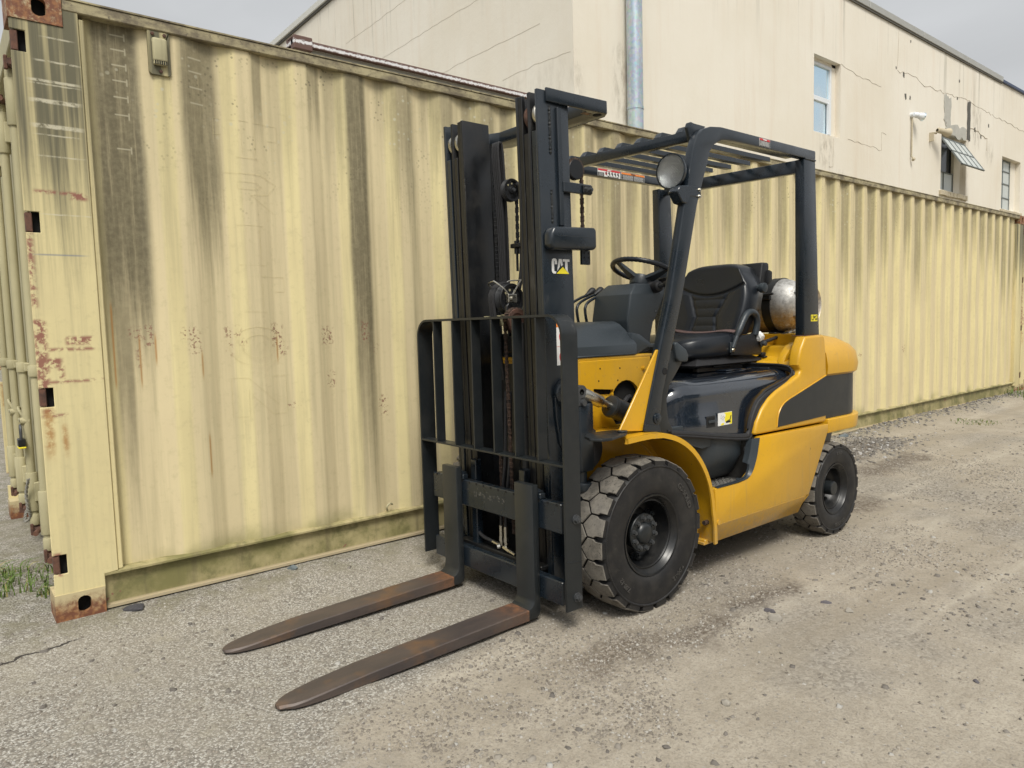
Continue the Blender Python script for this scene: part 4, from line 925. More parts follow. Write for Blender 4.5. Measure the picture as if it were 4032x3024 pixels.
# --- wheels
def make_wheel(R, W, rr, hubr, front, txt):
    """local: axle along +Y (outer side), origin at the wheel centre"""
    root = None
    h = W/2
    mb = MB()   # rim: flange, well, disc
    mb.lathe([(h-.016, rr+.003), (h-.010, rr+.001), (h-.012, rr-.006), (h-.022, rr-.012), (h-.030, rr-.022), (h-.050, rr-.028), (h-.075, rr-.032), (-.01, rr-.040), (-.022, rr-.050), (-.03, rr*.62), (-.018, hubr+.02), (-.015, hubr*.5), (-.015, 0)], (0, 0, 0), (0, 1, 0), 56)
    mb.lathe([(h-.036, rr-.020), (h-.034, rr-.030), (h-.040, rr-.033)], (0, 0, 0), (0, 1, 0), 56)
    mb.lathe([(-h+.014, rr), (-h+.03, rr-.02), (-.04, rr-.03), (-.04, 0)], (0, 0, 0), (0, 1, 0), 32)
    rim = mb.build('wheel', M['steel_in'], FL, sharp=40)
    # tyre carcass
    R0 = R-.029 if front else R-.024
    pr = [(h-.018, rr-.002), (h-.010, rr+.010), (h-.004, rr+.026), (h-.001, rr+.05), (h-.001, R0-.034), (h-.004, R0-.012), (h-.0005, R0-.008), (h-.0005, R0-.004), (h-.007, R0), (h-.02, R0+.006), (0, R0+.010)]
    pr = pr+[(-a, b) for a, b in pr[::-1][1:]]
    t = MB(); t.lathe(pr, (0, 0, 0), (0, 1, 0), 88, 0)
    N = 22 if front else 20; ap = 2*PI/N
    def blk(side, k):
        a0 = ap*(k+(.5 if side < 0 else 0)); g_ = .030
        # outline in (fraction of pitch, |y|): pentagon-hexagon block, point towards the centre line
        ol = [(0, -h*.17+.0035), (.5-g_, h*.17+.0035), (.5-g_, h*.55), (.385, h*.66), (.375, h*.965), (-.375, h*.965), (-.385, h*.66), (-.5+g_, h*.55), (-.5+g_, h*.17+.0035)]
        jit = [random.uniform(-.0012, .0012) for _ in ol]
        bot, mid, top = [], [], []
        for (s_, y), j in zip(ol, jit):
            for L_, rad, sh_ in ((bot, R0-.004, 1.0), (mid, R-.004, 1.0), (top, R, .955)):
                yy = y*sh_+(h*.45)*(1-sh_); ss = s_*sh_
                rd = rad-(.007*max(0, (y/h-.55)/.42)**1.5 if L_ is not bot else 0)+(j if L_ is top else 0)
                an = a0+ss*ap; L_.append((rd*math.cos(an), side*yy, rd*math.sin(an)))
        n = len(ol); vs = bot+mid+top
        t.add(vs, [(i, (i+1) % n, n+(i+1) % n, n+i) for i in range(n)], 0)
        t.add(vs, [(n+i, n+(i+1) % n, 2*n+(i+1) % n, 2*n+i) for i in range(n)], 1)
        c_ = len(vs); an = a0; cv = ((R+.0005)*math.cos(an), side*h*.45, (R+.0005)*math.sin(an))
        t.add(top+[cv], [(i, (i+1) % n, n) for i in range(n)], 1)
    for k in range(N):
        blk(1, k); blk(-1, k)
    # raised sidewall lettering
    def ring_text(s_, size, rad, a_mid, flip=False):
        vs, fs = text_mesh(s_, size, .0022, .0006); out = []
        for v in vs:
            r_1 = rad+(-v.y if flip else v.y); an = a_mid+(v.x/rad)*(-1 if flip else 1)
            out.append((r_1*math.cos(an), h-.0005+v.z, r_1*math.sin(an)))
        t.add(out, fs, 2)
    for s_, size, rad, a_ in txt: ring_text(s_, size, rad, a_)
    tyre = t.build('tyre', [M['tyre'], M['tread'], M['tyre_text']], rim, sharp=32)
    # hub
    hb = MB()
    if front:
        hb.lathe([(-.016, hubr*1.0), (.020, hubr*.95), (.022, hubr*1.12), (.034, hubr*1.14), (.037, hubr*1.10), (.038, hubr*.66), (.046, hubr*.62), (.054, hubr*.52), (.058, hubr*.42), (.060, 0)], (0, 0, 0), (0, 1, 0), 40)
        hub = hb.build('hub', M['frame'], rim, sharp=30)
        for k in range(10):
            an = 2*PI*k/10+.2; b_ = MB(); b_.hexbolt((hubr*.90*math.cos(an), .037, hubr*.90*math.sin(an)), (0, 1, 0), .0098, .015); b_.build('hub_bolt', M['bolt'], hub)
        for k in range(6):
            an = 2*PI*k/6+.5; b_ = MB(); b_.hexbolt((rr*.66*math.cos(an), -.028, rr*.66*math.sin(an)), (0, 1, 0), .0145, .030); b_.build('lug_nut', M['frame'], rim)
        hv = MB()
        for k in range(6):
            an = 2*PI*k/6+.5; hv.tube([(rr*.45*math.cos(an), -.024, rr*.45*math.sin(an)), (rr*.78*math.cos(an), -.027, rr*.78*math.sin(an))], .012, 8, flat=(1.6, .5))
        hv.build('wheel_spoke_plate', M['steel_in'], rim)
    else:
        hb.lathe([(-.02, hubr*1.25), (-.012, hubr*1.2), (-.008, hubr*1.02), (.048, hubr), (.056, hubr*.96), (.058, hubr*.88), (.059, 0)], (0, 0, 0), (0, 1, 0), 36)
        hub = hb.build('hub', M['frame'], rim, sharp=30)
        for k in range(5):
            an = 2*PI*k/5+.5; b_ = MB(); b_.hexbolt((rr*.58*math.cos(an), -.026, rr*.58*math.sin(an)), (0, 1, 0), .011, .018); b_.build('lug_nut', M['frame'], rim)
    return rim
wf = make_wheel(.335, .196, .176, .075, True, [('GS-SOLID', .034, .255, math.radians(146)), ('7.00-12', .028, .258, math.radians(318)), ('7.00-12', .028, .258, math.radians(232))])
wf.location = (0, .544-.098, .330)
wr = make_wheel(.2665, .155, .146, .040, False, [('GS-SOLID', .026, .206, math.radians(262)), ('6.00-9', .024, .206, math.radians(95))])
wr.location = (-1.6153, .5435-.0775, .2635)
for w, Y in ((wf, -.60+.098), (wr, -.60+.078)):
    o = copy_tree(w, FL); o.location = (w.location.x, Y, w.location.z); o.rotation_euler = (0, 0, PI)
mb = MB(); mb.cyl((0, -.42, .33), (0, .36, .33), .09, 20); mb.cyl((0, -.12, .33), (0, .12, .33), .17, 24, bev=.03); mb.box(-.10, .08, .30, .345, .18, .46, .02); mb.box(-.10, .08, -.40, -.35, .18, .46, .02)
part(mb, 'front_axle', M['steel_in'])
mb = MB(); mb.box(-1.70, -1.53, -.42, .38, .20, .34, .02); mb.cyl((-1.6153, .30, .2635), (-1.6153, .42, .2635), .05, 16); part(mb, 'steer_axle', M['steel_in'])
mb = MB(); mb.prism([(-1.46, .60), (-1.86, .60), (-1.80, .45), (-1.72, .40), (-1.55, .40)], 'Y', .10, .40, .01); part(mb, 'axle_bracket', M['frame'])

# --- front frame: yellow box with the large round opening, slot and bolt holes
mb = MB(); b = bmesh.new()
outl = [(.150, .42), (-.30, .42), (-.30, 1.080), (.255, 1.080), (.255, .80), (.155, .79)]
ho = [(-.125+.105*math.cos(a*PI/12), .868+.115*math.sin(a*PI/12)) for a in range(24)]
slt = [(.088, .957), (-.040, .945), (-.040, .915), (.088, .930)]
V = []; es = []
for loop in (outl, ho, slt):
    vv = [b.verts.new((p[0], .28, p[1])) for p in loop]; es += [b.edges.new((vv[i], vv[(i+1) % len(vv)])) for i in range(len(vv))]
bmesh.ops.triangle_fill(b, use_beauty=True, edges=es); mb.bm(b)
for loop in (ho, slt):
    n = len(loop); mb.add([(p[0], .28, p[1]) for p in loop]+[(p[0], .262, p[1]) for p in loop], [(i, (i+1) % n, n+(i+1) % n, n+i) for i in range(n)])
mb.box(-.32, .257, -.345, .2795, 1.0805, 1.098, .006, 2); mb.prism([(.262, 1.085), (.2802, 1.070), (.2802, 1.080), (.268, 1.094)], 'X', -.30, .255)
mb.box(.18, .258, -.34, .2795, .79, 1.08, .004, 1)
mb.box(-.30, .25, -.345, -.34, .42, 1.08)
frame = part(mb, 'front_frame', M['yellow'])
mb = MB(); mb.box(-.29, .17, -.33, .25, .43, 1.075); part(mb, 'frame_interior', M['sub'], frame)
mb = MB(); mb.box(.259, .264, -.34, .215, .44, 1.07, .001, 1); part(mb, 'front_bulkhead', M['steel_in'], frame)
mb = MB(); mb.tube(smooth_path([(-.02, .258, .90), (-.10, .262, .86), (-.17, .26, .90), (-.2, .255, .82)], 5), .012, 8); mb.tube(smooth_path([(-.04, .26, .80), (-.12, .265, .83), (-.2, .258, .79)], 5), .009, 8); part(mb, 'hydraulic_hose', M['rubber_part'], frame)
for x, z in ((.045, 1.045), (-.085, 1.040), (.055, .99), (-.07, .985)):
    k = MB(); k.cyl((x, .279, z), (x, .2812, z), .004, 8); k.build('bolt_hole', M['sub'], frame)
k = MB(); k.hexbolt((-.248, .28, 1.030), (0, 1, 0), .010, .010); k.build('frame_bolt', M['yellow'], frame)
# floor of the wheel well and the gusset that carries the pillar
mb = MB(); mb.prism([(.157, .795), (.019, .780), (-.20, 1.085), (-.215, 1.10)][:4], 'Y', .485, .497, .002, 1)
mb = MB(); mb.prism([(.157, .796), (.010, .780), (-.105, 1.125), (-.088, 1.125)], 'Y', .482, .492, .002, 1)
part(mb, 'pillar_gusset', M['yellow'])

# --- fender arch
n = 22; R_ = .437
prof = [(.168, .772), (.10, .775), (.02, .776), (-.06, .770)] + [(p[0]*.985, p[1]) for p in arc(0, .335, R_, 104, 176, 14)] + [(-.442, .30), (-.446, .20)]
mb = MB()
y0, y1 = .28, .548
vs = []; 
for p in prof: vs += [(p[0], y0, p[1]), (p[0], y1, p[1])]
N_ = len(prof); mb.add(vs, [(2*i, 2*i+1, 2*i+3, 2*i+2) for i in range(N_-1)])
def off(prof, d):
    out = []
    for i, p in enumerate(prof):
        a = Vector(prof[max(i-1, 0)]); b_ = Vector(prof[min(i+1, len(prof)-1)]); t = (b_-a).normalized(); out.append((p[0]-t.y*d*-1*-1, p[1]+t.x*d*-1))
    return out
pi_ = []
for i, p in enumerate(prof):
    a = Vector(prof[max(i-1, 0)]); b_ = Vector(prof[min(i+1, len(prof)-1)]); t = (b_-a).normalized(); nrm = Vector((-t.y, t.x)); 
    c_ = Vector((0, .335)); 
    if (c_-Vector(p)).dot(nrm) < 0: nrm = -nrm
    pi_.append((p[0]+nrm.x*.022, p[1]+nrm.y*.022))
vs = []
for p, q in zip(prof, pi_): vs += [(p[0], y1+.003, p[1]), (q[0], y1+.003, q[1]), (q[0], y1-.006, q[1]), (p[0], y1-.006, p[1])]
fs = []
for i in range(N_-1):
    a = 4*i; b_ = 4*(i+1)
    for u, v in ((0, 1), (1, 2), (2, 3), (3, 0)): fs.append((a+u, a+v, b_+v, b_+u))
mb.add(vs, fs+[(0, 1, 2, 3), (4*N_-4, 4*N_-3, 4*N_-2, 4*N_-1)])
part(mb, 'front_fender', M['yellow'], sharp=40)
# inner wall of the wheel well with its stepped plate and curved reinforcing rib
mb = MB(); mb.prism([(.250, .790), (-.44, .770), (-.44, .30), (-.20, .30), (-.18, .56), (.035, .585), (.13, .62), (.16, .68), (.17, .75)], 'Y', .268, .2785, .0)
mb.box(.055, .065, .279, .30, .60, .775); mb.box(.06, .20, .279, .283, .62, .772, .002, 1)
pr_ = [(p[0], .2815, p[1]) for p in arc(0, .335, .405, 75, 150, 14)]; mb.tube(pr_, .006, 6)
o = part(mb, 'wheel_well', M['yellow'])
k = MB(); k.hexbolt((.085, .283, .735), (0, 1, 0), .008, .008); k.build('well_bolt', M['yellow'], o)
k = MB(); k.cyl((-.06, .278, .66), (-.06, .2795, .66), .005, 8); k.build('well_hole', M['sub'], o)
k = MB(); k.hexbolt((.160, .535, .748), (0, 0, 1), .008, .02); k.build('fender_bolt', M['yellow'], FL)
mb = MB(); mb.prism([(.150, .530), (.185, .552), (.24, .565), (.30, .585), (.35, .575), (.37, .53), (.34, .47), (.29, .43), (.20, .425), (.14, .44), (.13, .49)], 'Z', .784, .796, .004, 2); mb.cyl((.165, .515, .796), (.165, .515, .803), .022, 16, bev=.003)
part(mb, 'rubber_step_pad', M['frame'])

# --- sill panel
sp = [(-.804, .660), (-.785, .585), (-.768, .540), (-.742, .497), (-.700, .470), (-.62, .462), (-.462, .458), (-.440, .470), (-.440, .289), (-1.288, .290), (-1.492, .632), (-1.478, .652)]
mb = MB()
mb.prism([(-.812, .6620), (-.790, .585), (-.772, .540), (-.744, .497), (-.700, .470), (-.62, .460), (-.429, .463), (-.439, .289), (-1.285, .290), (-1.493, .622), (-1.490, .655)], 'Y', .512, .5495, .004, 2, ang=.9)
mb.prism([(.5495, .2895), (.500, .186), (.470, .186), (.470, .2895)], 'X', -1.26, -.447, .0015, 1)
vv = [(-.447, .499, .186), (-.447, .470, .186), (-.439, .47, .289), (-.439, .5495, .289)]
mb.add([(-1.285, .5495, .2895), (-1.285, .47, .2895), (-1.225, .499, .186), (-1.225, .47, .186)], [(0, 1, 3, 2)])
sill = part(mb, 'sill_panel', M['yellow'])
mb = MB(); mb.box(-1.22, -.42, .44, .4995, .187, .21, .003, 1); mb.box(-.46, -.438, .45, .540, .20, .46, .006, 2); mb.cyl((-.452, .525, .30), (-.452, .555, .30), .013, 12); mb.box(-.48, -.41, .40, .50, .186, .20, .002, 1)
part(mb, 'sill_bracket', M['yellow'])
k = MB(); k.cyl((-.44, .50, .295), (-.41, .50, .295), .011, 12); k.build('drain_stub', M['chain'], FL)
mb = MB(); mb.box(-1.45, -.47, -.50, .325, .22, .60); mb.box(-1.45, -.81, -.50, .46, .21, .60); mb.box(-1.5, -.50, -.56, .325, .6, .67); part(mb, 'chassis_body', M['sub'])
mb = MB(); mb.prism([(-.812, .6620), (-.46, .46), (-.439, .289), (-1.285, .290), (-1.493, .622)], 'Y', -.62, -.585, .004, 2); part(mb, 'sill_panel', M['yellow'])
mb = MB(); vs = []
for p in prof: vs += [(p[0], -.34, p[1]), (p[0], -.605, p[1])]
mb.add(vs, [(2*i, 2*i+1, 2*i+3, 2*i+2) for i in range(N_-1)]); part(mb, 'front_fender', M['yellow'], sharp=40)

M['step'] = plain('dusty_step', (.075, .072, .066), .7, nsc=60, namt=.4); M['stud'] = plain('worn_stud', (.20, .195, .18), .5)
# --- step and footwell
mb = MB(); mb.box(-.80, -.44, .33, .512, .425, .440, .004, 1); mb.box(-.812, -.800, .33, .511, .44, .66)
step = part(mb, 'step_plate', M['step'])
for i in range(9):
    for j in range(6):
        k = MB(); x, y = -.725+i*.030, .36+j*.026; d = .009 if (i+j) % 2 else .005; k.box(x-d, x+d, y-.005 if (i+j) % 2 else y-.009, y+.005 if (i+j) % 2 else y+.009, .4402, .446); k.build('tread_stud', M['stud'], step)
k = MB(); k.cyl((-.745, .47, .440), (-.745, .47, .452), .017, 16, bev=.003); k.build('step_knob', M['plastic'], step)
# curved moulded wall behind the step
mb = MB(); vs = []; nn = 18
for j, z in enumerate((.442, .46, .50, .58, .64, .672, .676)):
    for i in range(nn+1):
        t = i/nn; x = -.44-.36*t; bul = min(1, math.sin(PI*min(.5, .04+t*1.6)))**.5*(1-.25*max(0, (t-.75)/.25)**2)
        ys = .345+.135*max(0, bul)*(0.0 if z < .443 else min(1, ((z-.44)/.14))**.5)
        vs.append((x, ys, z))
mb.add(vs, [(j*(nn+1)+i, j*(nn+1)+i+1, (j+1)*(nn+1)+i+1, (j+1)*(nn+1)+i) for j in range(6) for i in range(nn)])
o = part(mb, 'footwell_moulding', M['plastic'], sharp=60)
k = MB(); k.cyl((-.76, .495, .60), (-.76, .500, .60), .018, 18, bev=.001); k.cyl((-.760, .4985, .60), (-.76, .503, .60), .010, 14, bev=.001); k.build('recessed_screw', M['plastic_dk'], o)
# trim that borders the step opening
tp = smooth_path([(-.800, .548, .660), (-.782, .548, .59), (-.765, .548, .545), (-.738, .548, .500), (-.698, .548, .474), (-.62, .548, .466), (-.445, .548, .464)], 6)
mb = MB(); vs = []
for p in tp:
    d = Vector((-.60, 0, .64))-Vector((p[0], 0, p[2])); d = d.normalized()*(.004+.030*max(0, min(1, (p[2]-.465)/.05)))
    vs += [(p[0], .552, p[2]), (p[0]+d.x, .530, p[2]+d.z), (p[0]+d.x, .50 if p[2] > .52 else .542, p[2]+d.z)]
mb.add(vs, [(3*i+a, 3*i+a+1, 3*i+a+4, 3*i+a+3) for i in range(len(tp)-1) for a in (0, 1)]); part(mb, 'step_trim', M['plastic'], sharp=50)
# floor board and rubber mat
mb = MB(); mb.prism([(-.44, .640), (-.06, .755), (-.06, .77), (-.30, .768), (-.46, .700), (-.82, .672), (-.82, .66)], 'Y', -.5, .470, .003, 1); part(mb, 'floor_board', M['plastic'])
mb = MB(); mb.prism([(-.455, .704), (-.29, .772), (-.29, .776), (-.46, .708)], 'Y', -.4, .455, .001, 1); mat_ = part(mb, 'floor_mat', M['rubber_part'])
k = MB(); k.prism([(-.40, .26), (-.31, .26), (-.31, .44), (-.40, .44)], 'Z', .726, .738, .002, 1, M_=Matrix.Rotation(0, 4, 'Y')); k.build('mat_grit', M['chain'], mat_) if False else None

# --- hood: lofted, big soft shoulders
def hood():
    mb = MB(); secs = []; ns = 14
    X_ = [-.215, -.225, -.25, -.32, -.45, -.60, -.80, -1.00, -1.20, -1.36]
    for x in X_:
        e = max(0, 1-(-x-.215)/.10) if x > -.315 else 0; e = e**2
        hw = .468-.07*e; top = .968-.05*e+.010*max(0, (-x-.9))/.4; zb = .745 if x > -.3 else (.745-(.745-.668)*min(1, (-x-.3)/.45)); rc = .115
        pts = []
        for s_ in (1,):
            pts.append((hw+.012, zb)); pts.append((hw+.010, zb+.06)); pts.append((hw+.004, .80))
            for i in range(ns+1):
                a = i/ns*PI/2; ca, sa = math.cos(a)**.85 if math.cos(a) > 0 else 0, math.sin(a)**.85
                pts.append((hw-rc+rc*ca, top-.085+(.085)*sa))
            pts += [(.30, top+.002), (.24, top+.002), (.14, top+.004), (0, top+.005)]
        full = [(x, y, z) for y, z in pts]+[(x, -y-.04, z) for y, z in pts[::-1][1:]]
        secs.append(full)
    n = len(secs[0]); vs = [v for s_ in secs for v in s_]
    mb.add(vs, [(i*n+j, i*n+j+1, (i+1)*n+j+1, (i+1)*n+j) for i in range(len(secs)-1) for j in range(n-1)]); mb.add(secs[0], [tuple(range(n))])
    return mb
hd = part(hood(), 'engine_hood', M['hood'], sharp=60)
k = MB(); k.box(-1.16, -.92, -.02, .28, .974, .980, .004, 2); k.box(-1.33, -1.20, .10, .36, .974, .979, .003, 1); k.build('hood_recess', M['hood'], hd)
k = MB(); k.box(-.532, -.462, .4775, .4805, .738, .793, .001, 1); lt = k.build('hood_latch', M['plastic_dk'], hd)
k = MB(); k.box(-.525, -.469, .4806, .4812, .744, .787); k.build('latch_recess', M['sub'], lt)
k = MB(); k.box(-.522, -.474, .4813, .4855, .760, .772, .001, 1); k.build('latch_pull', M['plastic'], lt)
# decal: worn white and yellow, seat pictogram
dc = MB(); dc.box(-.668, -.553, .4795, .4808, .738, .800); dcl = dc.build('hood_decal', M['white'], hd)
k = MB(); k.prism([(-.600, .7985), (-.667, .7985), (-.667, .7395), (-.645, .7395), (-.652, .75), (-.61, .752), (-.607, .768), (-.615, .79)], 'Y', .4809, .4813); k.prism([(-.575, .7395), (-.60, .7395), (-.603, .748), (-.59, .750), (-.578, .745)], 'Y', .4809, .4813); k.build('decal_yellow', M['signyellow'], dcl)
k = MB(); k.prism([(-.617, .747), (-.655, .747), (-.655, .757), (-.617, .757)], 'Y', .4814, .4818); k.prism([(-.630, .7600), (-.648, .762), (-.656, .782), (-.662, .781), (-.654, .7585), (-.630, .7575)], 'Y', .4814, .4818)
for i, (x, z) in enumerate([(-.575, .785), (-.583, .778), (-.591, .782), (-.58, .770), (-.595, .772), (-.588, .765), (-.60, .776), (-.572, .774)]): k.prism([(x, z), (x-.006, z+.002), (x-.007, z-.001)], 'Y', .4814, .4818)
k.build('seat_pictogram', M['ink'], dcl)
# seal
seal = smooth_path([(-.185, .482, .748), (-.36, .487, .722), (-.56, .492, .690), (-.735, .500, .668), (-.775, .503, .680), (-.795, .505, .74), (-.828, .507, .80), (-.868, .508, .838), (-.94, .508, .868), (-1.03, .507, .888), (-1.15, .503, .915), (-1.205, .498, .935), (-1.222, .485, .960), (-1.225, .44, .978), (-1.235, .30, .982), (-1.24, 0, .984), (-1.24, -.40, .984)], 6)
mb = MB(); mb.tube(seal, .0135, 10); mb.tube([Vector(p)+Vector((.0155 if p[2] > .69 else .003, .0, .010 if p[2] < .86 else .016)) for p in seal], .006, 8); mb.tube([Vector(p)+Vector((-.012, .006, -.012)) for p in seal], .008, 8); part(mb, 'hood_seal', M['rubber_part'])

# --- rear side panel, yellow with black inset
fe = [(-.784, .672), (-.805, .735), (-.849, .794), (-.91, .843), (-.99, .880), (-1.119, .917), (-1.205, .945), (-1.224, .968), (-1.200, .998), (-1.206, 1.04), (-1.222, 1.085), (-1.268, 1.146)]
outer = fe+[(-1.450, 1.152), (-1.474, 1.140), (-1.490, 1.031), (-1.496, .923), (-1.498, .664)]
mb = MB(); mb.prism(outer, 'Y', .47, .535, .014, 4, ang=.9, poly2=[(x, z) for x, z in outer])
rp = part(mb, 'rear_side_panel', M['yellow'])
ins = [(-.982, .690), (-.992, .745), (-1.015, .782), (-1.048, .808), (-1.100, .827), (-1.160, .842), (-1.336, .887), (-1.483, .925), (-1.487, .700)]
k = MB(); k.prism([(x, z) for x, z in ins], 'Y', .530, .5385, .0015, 1, ang=.9); k.build('black_inset', M['frame'], rp)
k = MB(); rim_ = [(x, .5365, z) for x, z in ins]; k.tube(smooth_path([rim_[i] for i in (0, 1, 2, 3, 4, 5, 6, 7)], 4), .0035, 6); k.build('inset_edge', M['yellow'], rp)
mb = MB(); mb.prism(outer, 'Y', -.60, -.54, .008, 2, ang=.9); part(mb, 'rear_side_panel', M['yellow'])
# deck behind the seat
mb = MB(); mb.prism([(-1.255, .90), (-1.255, .975), (-1.275, 1.008), (-1.345, 1.022), (-1.385, 1.028), (-1.40, 1.055), (-1.405, 1.088), (-1.50, 1.095), (-1.50, .90)], 'Y', -.54, .470, .006, 2, ang=.3)
deck = part(mb, 'rear_deck', M['yellow'])
k = MB(); k.box(-1.36, -1.33, .20, .255, 1.026, 1.036, .003, 1); k.cyl((-1.345, .228, 1.036), (-1.345, .228, 1.055), .021, 10, bev=.003); k.build('deck_catch', M['plastic_dk'], deck)
k = MB(); k.prism([(-1.26, .985), (-1.30, 1.045), (-1.36, 1.095), (-1.42, 1.115), (-1.42, 1.095), (-1.37, 1.065), (-1.32, 1.015), (-1.29, .975)], 'Y', .36, .405, .006, 2); k.build('deck_rib', M['yellow'], deck)

# --- counterweight: three bands with rounded rear corners
def cw_outline(hy, xr, rc, x0=-1.512, yc=-.03):
    P_ = [(x0, yc+hy)]; cx_ = xr+rc
    for i in range(9):
        a = PI/2+PI/2*i/8; P_.append((cx_+rc*math.cos(a), yc+hy-rc+rc*math.sin(a)))
    for i in range(9):
        a = PI+PI/2*i/8; P_.append((cx_+rc*math.cos(a), yc-hy+rc+rc*math.sin(a)))
    return P_+[(x0, yc-hy)]
def cw_band(name, z0, z1, o0, o1, mat, bev=.006):
    mb = MB(); mb.prism(o0, 'Z', z0, z1, bev, 3, poly2=o1, ang=.6); return part(mb, name, mat)
cwt = cw_band('counterweight', .596, .676, cw_outline(.568, -2.075, .28), cw_outline(.570, -2.085, .28), M['yellow'])
mb = MB(); mb.prism(cw_outline(.548, -2.055, .275), 'Z', .677, .925, .0, 1); part(mb, 'counterweight_band', M['frame'])
lv = [(.918, .548, -2.058, .275, -1.512), (.930, .562, -2.078, .28, -1.512), (.975, .566, -2.085, .28, -1.508), (1.045, .558, -2.065, .275, -1.500), (1.085, .535, -2.02, .26, -1.495), (1.125, .500, -1.90, .23, -1.485), (1.148, .44, -1.76, .17, -1.482), (1.155, .37, -1.69, .12, -1.482)]
mb = MB(); vs = []
for (z, hy, xr, rc, x0) in lv: vs += [(p[0], p[1], z) for p in cw_outline(hy, xr, rc, x0)]
n = len(cw_outline(.5, -2, .2)); mb.add(vs, [(i*n+j, i*n+(j+1) % n, (i+1)*n+(j+1) % n, (i+1)*n+j) for i in range(len(lv)-1) for j in range(n)]); mb.add(vs[-n:], [tuple(range(n))]); mb.add(vs[:n], [tuple(range(n))])
part(mb, 'counterweight_cap', M['yellow'], sharp=42)
mb = MB(); mb.box(-1.9, -1.52, -.45, .33, .42, .595, .02); part(mb, 'counterweight_belly', M['frame'])

# --- overhead guard
def guard_side(y0, y1, near):
    fr_o = [(.012, .784), (-.035, .932), (-.178, 1.36), (-.281, 1.764), (-.333, 1.97), (-.352, 2.03), (-.378, 2.078), (-.420, 2.110), (-.480, 2.130), (-.560, 2.140), (-1.422, 2.142)]
    fr_i = [(-1.422, 2.090), (-.640, 2.088), (-.560, 2.078), (-.505, 2.052), (-.468, 2.012), (-.450, 1.96), (-.372, 1.764), (-.262, 1.36), (-.118, .932), (-.090, .768)]
    mb = MB(); mb.prism(fr_o+fr_i, 'Y', y0, y1, .008, 2, ang=.7); return mb
guard = part(guard_side(.458, .502, True), 'overhead_guard', M['steel'])
def tz(mb): mb.v = [(x, y, z+(.024*(.48-y) if z > 1.9 else 0)) for x, y, z in mb.v]; return mb
k = tz(guard_side(-.535, -.491, False)); k.build('guard_side_frame', M['steel'], guard)
for (ya, yb) in ((.445, .500), (-.530, -.475)):
    k = MB(); k.prism([(-1.318, 1.148), (-1.478, 1.148), (-1.422, 2.0895), (-1.305, 2.0895)], 'Y', ya, yb, .006, 2); k.build('rear_pillar', M['steel'], guard)
k = MB(); k.prism([(-1.310, 1.1475), (-1.31, 1.152), (-1.483, 1.152), (-1.483, 1.1475)], 'Y', .43, .507, .0015, 1); k.build('pillar_foot_plate', M['rust'], guard)
# weld bead under the rear corner
k = MB(); k.tube([(-1.31-.01*i, .500, 2.0885+.0015*(i % 2)) for i in range(12)], .005, 6); k.build('weld_bead', M['steel'], guard)
k = MB(); k.box(-.445, -.405, -.4905, .4575, 2.068, 2.116, .005, 2); tz(k).build('front_crossbar', M['steel'], guard)
k = MB(); k.prism([(-1.345, 2.028), (-1.385, 2.028), (-1.40, 2.10), (-1.36, 2.10)], 'Y', -.4745, .4445, .006, 2); tz(k).build('rear_crossbar', M['steel'], guard)
for i, y in enumerate((-.385, -.262, -.138, -.012, .114, .240, .368)):
    k = MB(); k.prism([(-.408, 2.1165), (-.432, 2.144), (-1.375, 2.144), (-1.375, 2.119), (-.450, 2.119), (-.450, 2.1165)], 'Y', y-.016, y+.020, .003, 1, ang=.3); tz(k).build('roof_bar', M['steel'], guard)
# horn shaped lug on the front corner and side gusset with its hole
k = MB(); k.prism([(-.362, 2.118), (-.372, 2.140), (-.39, 2.146), (-.412, 2.143), (-.50, 2.142), (-.455, 2.10), (-.40, 2.035), (-.382, 2.07)], 'Y', .440, .4575, .003, 2); k.build('corner_lug', M['steel'], guard)
k = MB(); k.prism([(-.095, .7665), (-.105, .86), (-.125, .96), (-.165, 1.07), (-.20, 1.16), (-.205, 1.11), (-.250, 1.085), (-.275, 1.065), (-.232, 1.005), (-.190, .975), (-.168, .925), (-.166, .875), (-.178, .815), (-.232, .727), (-.15, .755)][:0] or
          [(-.092, .768), (-.116, .932), (-.176, 1.11), (-.235, 1.12), (-.278, 1.060), (-.228, 1.005), (-.188, .965), (-.168, .915), (-.168, .86), (-.182, .80), (-.234, .728)], 'Y', .462, .482, .003, 2); k.build('pillar_gusset_plate', M['frame'], guard)
k = MB(); k.prism([(-.205, 1.150), (-.225, 1.155), (-.290, 1.118), (-.305, 1.095), (-.300, 1.062), (-.24, 1.065), (-.222, 1.08)], 'Y', .44, .500, .008, 3); k.build('guard_side_cover', M['plastic'], guard)
k = MB(); k.cyl((-.130, .4985, 1.030), (-.130, .5035, 1.030), .0155, 20); k.build('pillar_hole', M['sub'], guard)
k = MB(); k.cyl((-.074, .500, .826), (-.074, .508, .826), .024, 24, bev=.002); k.cyl((-.074, .508, .826), (-.074, .512, .826), .012, 16, bev=.001); k.build('pillar_plug', M['steel'], guard)
k = MB(); k.prism([(.016, .7795), (-.098, .765), (-.092, .795), (.010, .812)], 'Y', .4995, .5045, .001, 1); k.build('pillar_foot_collar', M['steel'], guard)
